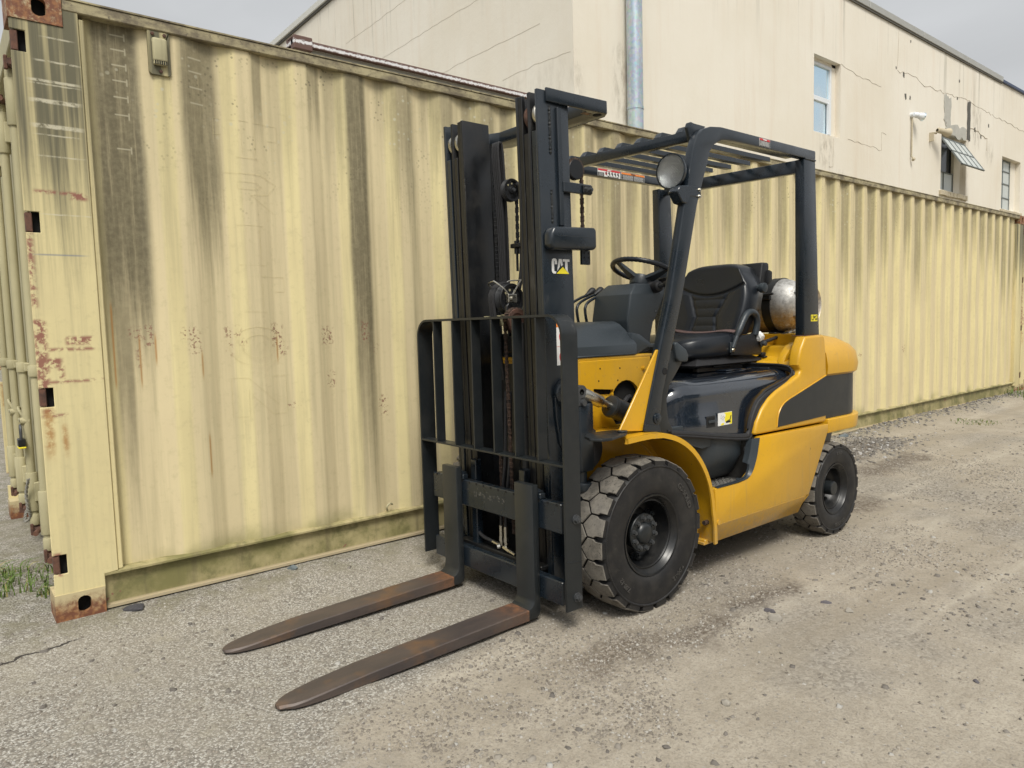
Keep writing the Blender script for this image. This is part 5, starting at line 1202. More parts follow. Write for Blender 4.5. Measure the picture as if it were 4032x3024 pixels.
# sign plates on the guard
def sign(name, x0, x1, z0, z1, y, ny, head, mat_head, foot=None, par=guard):
    """x0 > x1: text runs towards -X seen from +Y side"""
    s_ = 1 if ny > 0 else -1; k = MB(); k.box(x1, x0, y, y+.0006*s_, z0, z1) if s_ > 0 else k.box(x1, x0, y-.0006, y, z0, z1); o = k.build(name, M['white'], par); H = z1-z0; W_ = x0-x1
    yy = y+.0008*s_
    k = MB(); k.box(x1+.002, x0-.002, yy, yy+.0004, z1-H*.26, z1-.001); k.build('sign_header', mat_head, o)
    k = MB(); put_text(k, head, H*.19, ((x0+x1)/2, yy+.0008, z1-H*.14), (-1, 0, 0), (0, 0, 1), bold=.0004); k.build('sign_heading', M['white'] if mat_head is not M['orange'] else M['ink'], o); return o, yy, H, W_
o, yy, H, W_ = sign('danger_sign', -.766, -.962, 2.116, 2.160, -.4905, 1, 'DANGER', M['red'])
k = MB(); k.box(-.819, -.768, yy, yy+.0004, 2.117, 2.139); k.box(-.945, -.85, yy, yy+.0004, 2.117, 2.1225)
for i in range(5):     # little seated figures
    cx_ = -.838-.026*i; k.prism([(cx_+.005, 2.1445), (cx_-.002, 2.1455), (cx_-.008, 2.135), (cx_-.006, 2.129), (cx_-.010, 2.1245), (cx_-.002, 2.126), (cx_+.002, 2.133), (cx_+.009, 2.136)], 'Y', yy, yy+.0004); k.cyl((cx_-.001, yy, 2.1455), (cx_-.001, yy+.0005, 2.1455), .0028, 8)
k.build('sign_print', M['ink'], o)
k = MB(); put_text(k, 'IN CASE OF TIPOVER', .0075, (-.8975, yy+.0010, 2.1198), (-1, 0, 0), (0, 0, 1), bold=.0001)
for j in range(4): k.box(-.812, -.773, yy+.0006, yy+.0009, 2.1195+.0048*j, 2.1210+.0048*j)
k.build('sign_text', M['white'], o)
k = MB(); k.lathe([(0, .0085), (.0004, .0085), (.0004, .0065), (0, .0065)], (-.838, yy, 2.136), (0, 1, 0), 20); k.box(-.845, -.831, yy, yy+.0005, 2.1353, 2.1367); k.build('no_symbol', M['red'], o)
o, yy, H, W_ = sign('warning_sign', -.970, -1.186, 2.115, 2.159, -.4905, 1, 'WARNING', M['orange'])
k = MB(); k.box(-1.184, -.972, yy, yy+.0004, 2.116, 2.147); k.build('sign_panel', M['ink'], o)
k = MB()
for j in range(7):
    k.box(-1.075, -.978-.004*(j % 3), yy+.0005, yy+.0008, 2.1180+.0040*j, 2.1194+.0040*j); k.box(-1.178+.006*(j % 2), -1.082, yy+.0005, yy+.0008, 2.1180+.0040*j, 2.1194+.0040*j)
k.build('sign_text', M['white'], o)
o, yy, H, W_ = sign('warning_sign', -.872, -.968, 2.097, 2.134, .5022, 1, 'WARNING', M['red'])
k = MB(); k.box(-.966, -.874, yy, yy+.0004, 2.098, 2.1235); k.build('sign_panel', M['ink'], o)
k = MB()
for j in range(5): k.box(-.962+.005*(j % 2), -.878, yy+.0005, yy+.0008, 2.1005+.0045*j, 2.1022+.0045*j)
k.build('sign_text', M['white'], o)
k = MB(); k.box(-1.453, -1.383, .5005, .5012, 1.226, 1.262, .0004, 1); o = k.build('fuel_sign', M['signyellow'], guard)
k = MB(); put_text(k, 'LPG', .036, (-1.418, .5018, 1.2435), (-1, 0, 0), (0, 0, 1), sx=.98, bold=.0006); k.build('sign_text', M['ink'], o)

# --- headlights (the far one sits behind the near one)
def headlight(x, y, z, name='headlight', par=FL):
    q = Vector((1, .04, -.05)).normalized(); c_ = Vector((x, y, z))
    k = MB(); k.lathe([(-.045, .030), (-.040, .055), (-.018, .074), (-.004, .0785), (.003, .0785), (.004, .073), (.002, .0725)], c_, q, 40); k.lathe([(-.0451, .0), (-.045, .030)], c_, q, 40); h = k.build(name, M['steel'], par)
    k = MB(); k.lathe([(.002, .0728), (.006, .066), (.011, .050), (.014, .028), (.015, .0)], c_, q, 40); k.build('lens', M['lens'], h, sharp=80)
    k = MB(); k.lathe([(-.040, .0), (-.038, .020), (-.028, .042), (-.012, .062), (-.002, .0715)], c_, q, 40); k.build('reflector', M['mirror'], h, sharp=80); k = MB(); k.cyl(c_+q*-.04, c_+q*-.01, .010, 12); k.build('bulb', M['white'], h)
    k = MB(); k.box(x-.075, x-.045, y-.02, y+.012, z-.10, z-.02, .004, 1); k.cyl((x-.03, y, z-.095), (x-.03, y, z-.055), .012, 12); k.build('lamp_arm', M['steel'], h)
    return h
hl = headlight(-.262, .440, 1.915)
k = MB(); k.prism([(-.245, 1.842), (-.225, 1.815), (-.262, 1.770), (-.300, 1.765), (-.318, 1.80), (-.400, 1.800), (-.395, 1.848), (-.33, 1.850)], 'Y', .45, .5045, .004, 1); k.build('lamp_bracket', M['steel'], hl)
for z in (1.835, 1.806): k = MB(); k.hexbolt((-.383, .5045, z), (0, 1, 0), .0065, .007); k.build('bracket_bolt', M['chrome'], hl)
h2 = headlight(-.262, -.47, 1.915)
k = MB(); k.box(-.40, -.26, -.535, -.46, 1.77, 1.845, .006, 2); k.build('lamp_bracket', M['steel'], h2)

# --- lower dash cover, steering column cover
mb = MB()
b0 = [(-.185, -.33), (.205, -.33), (.205, .2815), (-.185, .2815)]
lay = [(1.0995, 0), (1.145, .0), (1.150, .004), (1.175, .028), (1.215, .068), (1.240, .100), (1.252, .125), (1.255, .15)]
vs = []
for z, s_ in lay:
    x0, x1, ya, yb = -.205-.0*s_, .205-s_*1.35, -.33+s_, .2815-s_*1.05; rc = .012+s_*.45
    P_ = []
    for (cx_, cy_, a0) in ((x1-rc, yb-rc, 0), (x0+.004, yb-rc, 90), (x0+.004, ya+rc, 180), (x1-rc, ya+rc, 270)):
        r2 = rc if cx_ > 0 or True else .004
        for i in range(7):
            a = math.radians(a0+90*i/6); rx = rc if a0 in (0, 270) else .004
            P_.append((cx_+rx*math.cos(a), cy_+rc*math.sin(a), z))
    vs += P_
n = 28; mb.add(vs, [(i*n+j, i*n+(j+1) % n, (i+1)*n+(j+1) % n, (i+1)*n+j) for i in range(len(lay)-1) for j in range(n)]); mb.add(vs[-n:], [tuple(range(n))])
mb.box(-.188, .209, -.335, .2855, 1.0985, 1.106, .002, 1)
dash = part(mb, 'lower_dash_cover', M['plastic'], sharp=38)
mb = MB(); mb.prism([(-.19, 1.10), (-.19, 1.20), (-.25, 1.19), (-.33, 1.145), (-.46, 1.138), (-.46, 1.12), (-.30, 1.125), (-.24, 1.10)], 'Y', -.3, .262, .006, 2); part(mb, 'instrument_shelf', M['plastic'])
k = MB(); k.lathe([(0, .075), (.02, .078), (.03, .070)], (-.40, .10, 1.11), (.2, .1, 1), 24); k.build('cup_ring', M['plastic'], FL)
# column: leaning back, chamfered shoulder
mb = MB()
def colsec(z, x1, x0, y0, y1, rc):
    P_ = []
    for (cx_, cy_, a0) in ((x1-rc, y1-rc, 0), (x0+rc, y1-rc, 90), (x0+rc, y0+rc, 180), (x1-rc, y0+rc, 270)):
        for i in range(5): a = math.radians(a0+90*i/4); P_.append((cx_+rc*math.cos(a), cy_+rc*math.sin(a), z))
    return P_
cs_ = [(1.11, -.36, -.50, -.10, .110, .008), (1.18, -.330, -.50, -.115, .120, .009), (1.248, -.317, -.515, -.118, .125, .010), (1.262, -.315, -.53, -.12, .127, .010), (1.386, -.340, -.60, -.12, .127, .011), (1.391, -.344, -.605, -.119, .126, .011), (1.436, -.398, -.63, -.095, .105, .010), (1.442, -.405, -.62, -.088, .098, .009)]
vs = []; [vs.extend(colsec(*s_)) for s_ in cs_]; n = 20
mb.add(vs, [(i*n+j, i*n+(j+1) % n, (i+1)*n+(j+1) % n, (i+1)*n+j) for i in range(len(cs_)-1) for j in range(n)]); mb.add(vs[-n:], [tuple(range(n))])
col_ = part(mb, 'steering_column_cover', M['plastic'], sharp=24)
for y in (-.055, .042): k = MB(); k.cyl((-.330, y, 1.283), (-.3245, y, 1.283), .0155, 20); k.build('cover_hole', M['sub'], col_)
for (x, y, z) in ((-.372, .015, 1.403), (-.56, .1195, 1.39), (-.53, .1255, 1.30)): k = MB(); k.cyl((x, y, z), (x+.004, y+.003, z+.002), .006, 12); k.build('cover_screw', M['plastic_dk'], col_)
# steering wheel
sw_c = Vector((-.585, .0, 1.515)); tl = math.radians(20); sn_ = Vector((-math.sin(tl), 0, math.cos(tl))); s1 = Vector((math.cos(tl), 0, math.sin(tl))); s2 = Vector((0, 1, 0)); SR = .163
k = MB(); pts = []; rr_ = []
for i in range(96): a = 2*PI*i/96; pts.append(sw_c+(s1*math.cos(a)+s2*math.sin(a))*SR); rr_.append(.0125+(.0016 if i % 2 else -.0006))
k.tube(pts, .0125, 10, closed=True, rr=rr_); sw = part(k, 'steering_wheel', M['vinyl'], sharp=70)
k = MB()
for a in (200, 340, 90):
    a = math.radians(a); d = s1*math.cos(a)+s2*math.sin(a); e = (s1*-math.sin(a)+s2*math.cos(a))
    A = sw_c+d*.160; B = sw_c+d*.052-sn_*.045
    for (p, w) in (): pass
    vs = [A+e*.010+sn_*.006, A-e*.010+sn_*.006, A-e*.010-sn_*.008, A+e*.010-sn_*.008, B+e*.030+sn_*.008, B-e*.030+sn_*.008, B-e*.030-sn_*.012, B+e*.030-sn_*.012]
    k.add(vs, [(0, 1, 2, 3), (4, 5, 6, 7), (0, 1, 5, 4), (1, 2, 6, 5), (2, 3, 7, 6), (3, 0, 4, 7)])
k.build('spoke', M['plastic'], sw)
k = MB(); k.lathe([(-.115, .042), (-.090, .046), (-.085, .056), (-.045, .060), (-.034, .056), (-.030, .045), (-.029, 0)], sw_c, sn_, 32); k.build('wheel_hub', M['plastic'], sw)
# direction lever with its rubber boot
k = MB(); bt = []; 
p0, p1 = Vector((-.545, .085, 1.418)), Vector((-.515, .20, 1.432)); d = (p1-p0)
prf = [(0, .018)]+[(d.length*.62*i/12, (.036 if i % 2 else .030)*(1-.25*i/12)) for i in range(1, 13)]+[(d.length*.66, .014)]
k.lathe(prf, p0, d, 20); lv_ = part(k, 'direction_lever', M['rubber_part'], sharp=80)
k = MB(); k.cyl(p0+d*.6, p0+d*1.0, .011, 10); k.build('lever_stem', M['bolt'], lv_); k = MB(); k.cyl(p1, p1+d*.32, .017, 14, bev=.005); k.build('lever_knob', M['plastic_dk'], lv_)
k = MB(); k.cyl((-.60, .10, 1.46), (-.58, .24, 1.475), .010, 10); k.cyl((-.585, .20, 1.47), (-.578, .26, 1.478), .019, 14, bev=.005); part(k, 'signal_lever', M['plastic_dk'])
# hydraulic levers bend forward and up from the floor
for i, y in enumerate((-.115, -.175, -.235)):
    k = MB(); pts = smooth_path([(-.30, y, 1.08), (-.285, y, 1.20), (-.262, y+.004, 1.295), (-.262, y+.004, 1.330), (-.285, y, 1.355), (-.34, y, 1.380), (-.41, y, 1.402)], 6); k.tube(pts, .0075, 10); l_ = part(k, 'hydraulic_lever', M['steel'])
    k = MB(); a, d = Vector((-.395, y, 1.398)), Vector((-.9, 0, .42)).normalized(); k.lathe([(0, .009), (.015, .012), (.040, .020), (.055, .022), (.064, .018), (.068, .0)], a, d, 16); k.build('lever_knob', M['plastic_dk'], l_, sharp=60)

# --- seat
def seat():
    root = MB()
    # cushion as a superellipsoid slab with side bolsters
    nu, nv = 36, 18; vs = []
    sg = lambda v, p: math.copysign(abs(v)**p, v)
    for j in range(nv+1):
        ph = -PI/2+PI*j/nv
        for i in range(nu):
            th = 2*PI*i/nu; x = sg(math.cos(ph), .5)*sg(math.cos(th), .5); y = sg(math.cos(ph), .5)*sg(math.sin(th), .5); z = sg(math.sin(ph), .7)
            zz = 1.097+.062*z+(.020*min(1, abs(y)**3) if z > 0 else 0)+(.030*(1-(x+1)/2) if z > 0 else -.018*(1-(x+1)/2)*0)
            vs.append((-.935+.285*x, y*.255, zz-.012*max(0, x)**2*(1 if z < 0 else 0)))
    root.add(vs, [(j*nu+i, j*nu+(i+1) % nu, (j+1)*nu+(i+1) % nu, (j+1)*nu+i) for j in range(nv) for i in range(nu)])
    s_ = root.build('seat', M['vinyl'], FL, sharp=80, weld=.0001)
    # backrest
    N1, N2 = 110, 110; lean = math.radians(17); base = Vector((-1.125, 0, 1.165)); Hb = .425
    vs = []
    def hwid(t): return (.232+.030*math.sin(PI*min(1, t*1.1)))*(1-max(0, (t-.50)/.50)**2.6*.26)
    for j in range(N2+1):
        t = j/N2
        for i in range(N1+1):
            u = -1+2*i/N1; w = hwid(t); top_round = 1-.075*abs(u)**4
            y = u*w; zt = t*Hb*top_round
            er = min(1, (1-abs(u))/.10, (1-t)/.07, t/.05+.3); er = max(er, 0); d = .050*math.sqrt(1-(1-er)**2)
            d += .016*abs(u)**2.2-.0*t
            # seams: smile-shaped seam, two side arcs, ribs between
            zs_ = .545+.17*abs(u/.9)**2.0
            sm = abs(t-zs_); wl = .26+.34*max(0, (t-.25))*2.0 if t > .25 else .26+.45*(.25-t)
            ssp = lambda v, lo, hi: (lambda q: q*q*(3-2*q))(min(1, max(0, (v-lo)/(hi-lo))))
            below = ssp(zs_-t, .0, .05); inn = ssp(wl-abs(u), -.03, .05)
            ss = abs(abs(u)-wl); d -= .007*below*math.exp(-(ss/.045)**2)
            ph = (t*8.2) % 1; d += below*(inn*(-.004+.006*math.sin(PI*ph)**.6)+(1-inn)*.006*min(1, (abs(u)-wl)/.2 if abs(u) > wl else 0)*(1-ssp(abs(u), .8, 1.)))
            d -= .011*math.exp(-(sm/.020)**2)*ssp(min(1-abs(u), 1), .02, .12)
            x = d; vs.append((base.x-math.sin(lean)*zt+math.cos(lean)*(x-.02), y, base.z+math.cos(lean)*zt+math.sin(lean)*(x-.02)*.3))
    k = MB(); k.add(vs, [(j*(N1+1)+i, j*(N1+1)+i+1, (j+1)*(N1+1)+i+1, (j+1)*(N1+1)+i) for j in range(N2) for i in range(N1)])
    # back shell
    vb = []; th_ = .135
    ring = [(j, i) for j in [0] for i in range(N1+1)]+[(j, N1) for j in range(1, N2+1)]+[(N2, i) for i in range(N1-1, -1, -1)]+[(j, 0) for j in range(N2-1, 0, -1)]
    rv = [Vector(vs[j*(N1+1)+i]) for j, i in ring]; cen = Vector((base.x-.10, 0, base.z+.2)); n = len(rv)
    L_ = [rv, [v+Vector((-.045, 0, -.0)) for v in rv], [v+(cen-v)*.05+Vector((-th_+.01, 0, 0))-Vector(((cen-v).x*.05, 0, 0)) for v in rv], [v+(cen-v)*.18+Vector((-th_-.01, 0, 0))-Vector(((cen-v).x*.18, 0, 0)) for v in rv]]
    vb = [v for l in L_ for v in l]; k.add(vb, [(a*n+i, a*n+(i+1) % n, (a+1)*n+(i+1) % n, (a+1)*n+i) for a in range(3) for i in range(n)]); k.add(L_[3], [tuple(range(n))])
    k.build('backrest', M['vinyl'], s_, sharp=75, weld=.0001)
    k = MB(); k.prism([(-1.33, 1.30), (-1.37, 1.30), (-1.46, 1.54), (-1.455, 1.572), (-1.39, 1.572)], 'Y', .02, .205, .012, 3); k.prism([(-1.42, 1.44), (-1.465, 1.46), (-1.465, 1.52), (-1.43, 1.53)], 'Y', .13, .222, .006, 2); k.build('manual_box', M['plastic_dk'], s_)
    for y0 in (.252,):
        k = MB(); k.cyl((-1.275, .235, 1.420), (-1.275, .262, 1.420), .018, 14); k.cyl((-1.275, .262, 1.420), (-1.275, .292, 1.420), .028, 14, bev=.004); k.build('tilt_knob', M['plastic'], s_)
    # hip restraints
    for s1_ in (1, -1):
        k = MB(); pts = smooth_path([(-1.005, .262*s1_, 1.095), (-1.040, .268*s1_, 1.165), (-1.085, .272*s1_, 1.235), (-1.120, .272*s1_, 1.272), (-1.165, .272*s1_, 1.287), (-1.215, .268*s1_, 1.270), (-1.240, .262*s1_, 1.225), (-1.232, .255*s1_, 1.160)], 5)
        k.tube(pts, .0185, 12, rr=[.012 if i < 6 else .0185 for i in range(len(pts))]); k.box(-1.03, -.985, .258*s1_-.004, .258*s1_+.004, 1.07, 1.125, .002, 1); r_1 = k.build('hip_restraint', M['plastic'], s_)
        k = MB(); k.hexbolt((-1.005, .264*s1_, 1.085), (0, s1_, 0), .009, .008); k.build('restraint_bolt', M['chrome'], r_1)
    k = MB(); k.prism([(-1.0, 1.055), (-1.28, 1.045), (-1.30, 1.06), (-1.30, 1.165), (-1.24, 1.18), (-1.20, 1.165), (-1.10, 1.160), (-1.03, 1.125)], 'Y', .235, .258, .008, 2); k.build('side_plate', M['plastic_dk'], s_)
    # crumpled plastic wrap and buckle end
    k = MB(); b = bmesh.new(); bmesh.ops.create_icosphere(b, subdivisions=2, radius=.026)
    for v in b.verts: v.co *= random.uniform(.75, 1.15); v.co.z *= 1.1; v.co += Vector((-1.262, .268, 1.150))
    k.bm(b); k.build('torn_wrap', M['white'], s_, sharp=15)
    k = MB(); k.prism([(-1.25, 1.135), (-1.29, 1.14), (-1.30, 1.10), (-1.275, 1.085)], 'Y', .262, .272, .003, 1); k.cyl((-1.283, .272, 1.108), (-1.283, .292, 1.108), .013, 12, bev=.002); k.build('belt_anchor', M['bolt'], s_)
    # belt across the cushion
    bp = smooth_path([(-1.20, -.262, 1.215), (-1.13, -.23, 1.205), (-1.06, -.13, 1.186), (-1.02, 0, 1.178), (-1.00, .11, 1.180), (-1.02, .20, 1.188), (-1.06, .25, 1.180)], 5)
    k = MB(); vs = []
    for p in bp: vs += [p+Vector((.024, 0, -.003)), p+Vector((-.024, 0, .004)), p+Vector((-.024, 0, .007)), p+Vector((.024, 0, .000))]
    k.add(vs, [(4*i+a, 4*i+(a+1) % 4, 4*i+4+(a+1) % 4, 4*i+4+a) for i in range(len(bp)-1) for a in range(4)]); k.build('seat_belt', M['belt'], s_)
    # suspension bellows and slide rails
    k = MB(); vs = []
    for (z, x0, x1, hy) in ((.995, -1.25, -.74, .19), (1.012, -1.33, -.70, .245), (1.030, -1.30, -.72, .235), (1.052, -1.24, -.76, .21)):
        vs += [(x0, -hy, z), (x1, -hy, z), (x1, hy, z), (x0, hy, z)]
    k.add(vs, [(4*i+a, 4*i+(a+1) % 4, 4*i+4+(a+1) % 4, 4*i+4+a) for i in range(3) for a in range(4)]+[(12, 13, 14, 15)]); k.build('suspension_boot', M['rubber_part'], s_, sharp=20)
    for s1_ in (1, -1):
        k = MB(); k.box(-1.18, -.76, .195*s1_-.016, .195*s1_+.016, .974, .996, .002, 1); k.box(-1.10, -.80, .19*s1_-.012, .19*s1_+.012, .996, 1.003); rl = k.build('slide_rail', M['steel_in'], s_)
        k = MB()
        for i in range(14): k.cyl((-.90-.010*i, .218*s1_, .998), (-.905-.010*i, .218*s1_, .998), .009, 8)
        k.cyl((-1.19, .222*s1_, 1.002), (-.88, .222*s1_, 1.000), .0055, 8); k.build('rail_spring', M['steel_in'], rl)
    return s_
seat()
# --- fuel hose to the gas bottle
mb = MB(); mb.tube(smooth_path([(-1.28, .262, 1.112), (-1.40, .25, 1.126), (-1.55, .225, 1.145), (-1.66, .20, 1.158)], 6), .010, 10); part(mb, 'fuel_hose', M['rubber_part'])
k = MB(); k.cyl((-1.66, .20, 1.158), (-1.72, .19, 1.168), .0135, 12); k.cyl((-1.715, .19, 1.167), (-1.745, .185, 1.172), .017, 6); k.cyl((-1.74, .185, 1.172), (-1.78, .185, 1.168), .013, 12); k.prism([(-1.76, 1.175), (-1.785, 1.175), (-1.79, 1.11), (-1.77, 1.10)], 'Y', .175, .195, .003, 1); part(k, 'hose_fitting', M['chrome'])
mb = MB(); mb.box(-1.86, -1.62, -.28, -.22, 1.10, 1.172, .006, 1); mb.box(-1.86, -1.62, .10, .15, 1.10, 1.165, .006, 1); part(mb, 'bottle_cradle', M['plastic_dk'])
mb = MB()
for yc in (.105, -.22): mb.lathe([(0, .1665), (.055, .1665), (.055, .1705), (0, .1705), (0, .1665)], (-1.755, yc-.03, 1.325), (0, 1, 0), 48)
mb.box(-1.60, -1.575, .075, .135, 1.36, 1.385, .003, 1); mb.cyl((-1.575, .03, 1.39), (-1.575, .16, 1.395), .007, 8)
part(mb, 'bottle_strap', M['plastic_dk'])

# --- mast.  x leans forward by LEAN per metre of height
LEAN, MC = .017, -.045
def lean(mb):
    mb.v = [(x+LEAN*z, y, z) for x, y, z in mb.v]; return mb
mast = None
def rail(h0, h1, x0, x1, z0, z1, s_, web_out=True, cut=None):
    """C-section: full-height web, front and rear flanges that stop at the notch"""
    mb = MB(); ft = .028; w = .017; Y = lambda y: MC+s_*y
    if web_out: a, b_, e = h1, h1-w, h0
    else: a, b_, e = h0, h0+w, h1
    g_ = .0003 if b_ > e else -.0003
    mb.prism([(x0, Y(a)), (x1, Y(a)), (x1, Y(b_)), (x0, Y(b_))], 'Z', z0, z1, .003, 2)
    for (xa, xb, xc) in ((x1-.001, x1-.020, x1-ft), (x0+.001, x0+.020, x0+ft)):
        mb.prism([(xa, Y(b_-g_)), (xa, Y(e)), (xb, Y(e)), (xc, Y(b_-g_))], 'Z', z0, cut or z1-.002, .002, 1)
    return lean(mb)
F0 = .357
zt = 2.196
mast = part(rail(.294, .338, F0-.17, F0, .10, zt, 1, cut=2.035), 'mast', M['steel'])
def mpart(mb, name, mat, par=None): return mb.build(name, mat, par or mast)
mpart(rail(.294, .338, F0-.17, F0, .10, zt, -1, cut=2.035), 'outer_rail', M['steel'])
for s_ in (1, -1):
    mpart(rail(.241, .285, F0-.165, F0-.004, .09, zt, s_, cut=2.035), 'middle_rail', M['steel_in'])
    mpart(rail(.191, .233, F0-.160, F0-.006, .09, zt-.001, s_, web_out=False), 'inner_rail', M['steel_in'])
    # load rollers showing in the notches at the top
    for (h0, h1, mt) in ((.290, .317, M['chrome']), (.238, .264, M['rust'] if s_ > 0 else M['chrome'])):
        k = MB(); c_ = Vector((F0-.057+LEAN*2.1, MC+s_*h0, 2.106)); k.lathe([(0, 0), (0, .040), (.004, .050), (.010, .052), (h1-h0-.008, .052), (h1-h0-.001, .046), (h1-h0, 0)], c_, (0, s_, 0), 30)
        mpart(k, 'mast_roller', mt)
# side strip and weld beads on the outer rail
k = MB(); k.box(F0-.118, F0-.095, MC+.336, MC+.352, 1.655, 2.135, .003, 1); mpart(lean(k), 'rail_rib', M['steel'])
def bead(x, z0, z1, w=.006):
    k = MB(); n = int((z1-z0)/.007); rr = []
    pts = []
    for i in range(n+1): z = z0+(z1-z0)*i/n; pts.append((x+.0015*math.sin(i*2.3), MC+.3385, z)); rr.append(w*(1.15 if i % 2 else .8))
    k.tube(pts, w, 8, rr=rr); mpart(lean(k), 'weld_bead', M['frame'])
bead(F0-.062, 1.945, 2.135); bead(F0-.060, 1.665, 1.80, .005)
# top cross member, a U open to the front
co_ = [(F0-.02, .350), (.205, .352), (-.005, .362), (-.035, .320), (-.035, -.320), (-.005, -.362), (.205, -.352), (F0-.02, -.350), (F0-.02, -.3385), (.10, -.3385), (.075, -.29), (.075, .29), (.10, .3385), (F0-.02, .3385)]
k = MB(); k.prism([(x-.02, MC+y) for x, y in co_], 'Z', 2.150, 2.205, .004, 2, ang=.4); xm = mpart(lean(k), 'top_cross_member', M['steel'])
k = MB(); k.cyl((.035, MC+.325, 2.1488), (.035, MC+.325, 2.1503), .020, 20); k.build('lifting_hole', M['sub'], xm)
k = MB(); k.box(.07, .115, MC+.30, MC+.325, 2.1492, 2.1497); k.build('worn_sticker', M['fork'], xm)
# hollow bumper box, tab, chain bracket
k = MB(); k.prism([(.365, .0), (.380, .02), (.380, .062), (.362, .092), (.130, .100), (.118, .092), (.118, .02), (.128, .006)], 'Y', MC+.3385, MC+.392, .012, 3, ang=.9, M_=Matrix.Translation((0, 0, 1.553))); bx = mpart(k, 'bumper_box', M['steel'])
k = MB(); k.tube([(.134+i*.0125, MC+.3915, 1.609) for i in range(18)], .0012, 6); k.build('box_seam', M['steel'], bx)
k = MB(); k.box(.118, .168, MC+.335, MC+.350, 1.500, 1.560, .002, 1); k.build('bumper_tab', M['steel'], bx)
k = MB()
for z in (1.548, 1.53): k.cyl((.130, MC+.350, z), (.130, MC+.3508, z), .004, 8); k.cyl((.156, MC+.350, z), (.156, MC+.3508, z), .004, 8)
k.build('tab_hole', M['sub'], bx)
k = MB(); k.box(.11, .275, MC+.345, MC+.358, 1.795, 1.838, .003, 1); cb = mpart(k, 'chain_bracket', M['steel'])
k = MB(); k.box(.115, .170, MC+.358, MC+.368, 1.798, 1.832, .003, 1); k.build('bracket_pad', M['steel_in'], cb)
for x in (.155, .128): k = MB(); k.hexbolt((x, MC+.368, 1.815), (0, 1, 0), .0085, .009); k.build('bracket_bolt', M['bolt'], cb)
# lift cylinders behind the rails with chain wheels and chains
def chain(name, p0, p1, w=.014, pitch=.019, mat='chain', th=.010, side='X'):
    """leaf chain as stacked plates and pins; one mesh"""
    k = MB(); p0, p1 = Vector(p0), Vector(p1); L_ = (p1-p0).length; n = int(L_/pitch); d = (p1-p0)/n; dn = d.normalized()
    for i in range(n):
        c_ = p0+d*(i+.5); t = [(-.0045), (.0045)] if i % 2 else [(-.0075), (0.), (.0075)]
        for o_ in t:
            ez = pitch*.62; s_ = th*.5
            k.box(c_.x-s_, c_.x+s_, c_.y+o_-.0014, c_.y+o_+.0014, c_.z-ez, c_.z+ez, .0012, 1)
        q = p0+d*i; k.cyl((q.x, q.y-.0105, q.z), (q.x, q.y+.0105, q.z), .0034, 8)
    return mpart(k, name, M[mat])
chain('lift_chain', (.125, MC+.31, 1.90), (.122, MC+.31, 1.52), mat='chain')
for s_ in (1, -1):
    k = MB(); k.cyl((.155, MC+s_*.255, .15), (.185, MC+s_*.255, 1.80), .030, 20); k.cyl((.185, MC+s_*.255, 1.80), (.19, MC+s_*.255, 2.12), .018, 16); mpart(k, 'lift_cylinder', M['steel_in'])
k = MB(); k.lathe([(-.012, .0), (-.012, .040), (-.009, .044), (-.006, .038), (.006, .038), (.009, .044), (.012, .040), (.012, 0)], (.165, MC+.310, 1.905), (0, 1, 0), 30); mpart(k, 'chain_wheel', M['steel_in'])
k = MB()
for i in range(15): a = math.radians(-10+i*14); k.cyl((.165+.044*math.cos(a), MC+.300, 1.905+.044*math.sin(a)), (.165+.044*math.cos(a), MC+.321, 1.905+.044*math.sin(a)), .0055, 8)
mpart(k, 'wheel_chain', M['chain'])
# chains, hoses and cylinders between the rails
chain('lift_chain', (.262, -.174, 2.04), (.235, -.174, .40), mat='steel_in')
chain('lift_chain', (.372, .018, 1.285), (.352, .018, .30))
chain('lift_chain', (.330, -.095, .70), (.325, -.095, .30))
chain('lift_chain', (.200, -.085, 1.83), (.200, -.085, 1.62), mat='steel_in')
k = MB()
for j in range(4):
    y = -.158+.013*j; k.tube(smooth_path([(.250, y, 1.30), (.255, y, 1.70), (.275, y, 2.03), (.264, y, 2.085), (.248, y, 2.03), (.235, y, 1.70), (.232, y, 1.35)], 8), .0062, 8)
mpart(k, 'mast_hoses', M['rubber_part'])
k = MB(); k.tube(smooth_path([(.215, -.068, 1.90), (.195, -.055, 1.86), (.205, -.045, 1.70), (.215, -.045, 1.50), (.24, -.05, 1.38)], 8), .011, 10); mpart(k, 'side_hose', M['rubber_part'])
k = MB(); k.box(.19, .235, -.10, -.035, 1.605, 1.625, .003, 1); k.cyl((.205, -.085, 1.58), (.205, -.085, 1.64), .013, 12); k.cyl((.205, -.085, 1.50), (.205, -.085, 1.58), .006, 8); mpart(k, 'hose_clamp', M['steel_in'])
def sheave(c_, r, w, holes, ax=(0, 1, 0), mat='plastic_dk', hubm='bolt'):
    k = MB(); h = w/2; k.lathe([(-h, .0), (-h, r*.80), (-h, r*.97), (-h+.003, r), (-h+.006, r*.96), (0, r*.85), (h-.006, r*.96), (h-.003, r), (h, r*.97), (h-.004, r*.80), (h-.010, r*.78), (h-.010, r*.35), (h-.002, r*.30), (h, r*.28), (h, 0)], c_, ax, 40)
    o = mpart(k, 'hose_sheave', M[mat]); c_ = Vector(c_)
    for i in range(holes):
        a = 2*PI*i/holes; q = MB(); q.cyl(c_+Vector((r*.58*math.cos(a), h-.011, r*.58*math.sin(a))), c_+Vector((r*.58*math.cos(a), h-.0085, r*.58*math.sin(a))), r*.085, 10); q.build('sheave_hole', M['c_door'] if i in (1, 2, 3) else M['sub'], o)
    q = MB(); q.cyl(c_+Vector((0, h, 0)), c_+Vector((0, h+.010, 0)), r*.16, 12); q.build('sheave_pin', M[hubm], o); return o
sheave((.232, -.085, 1.868), .052, .030, 8)
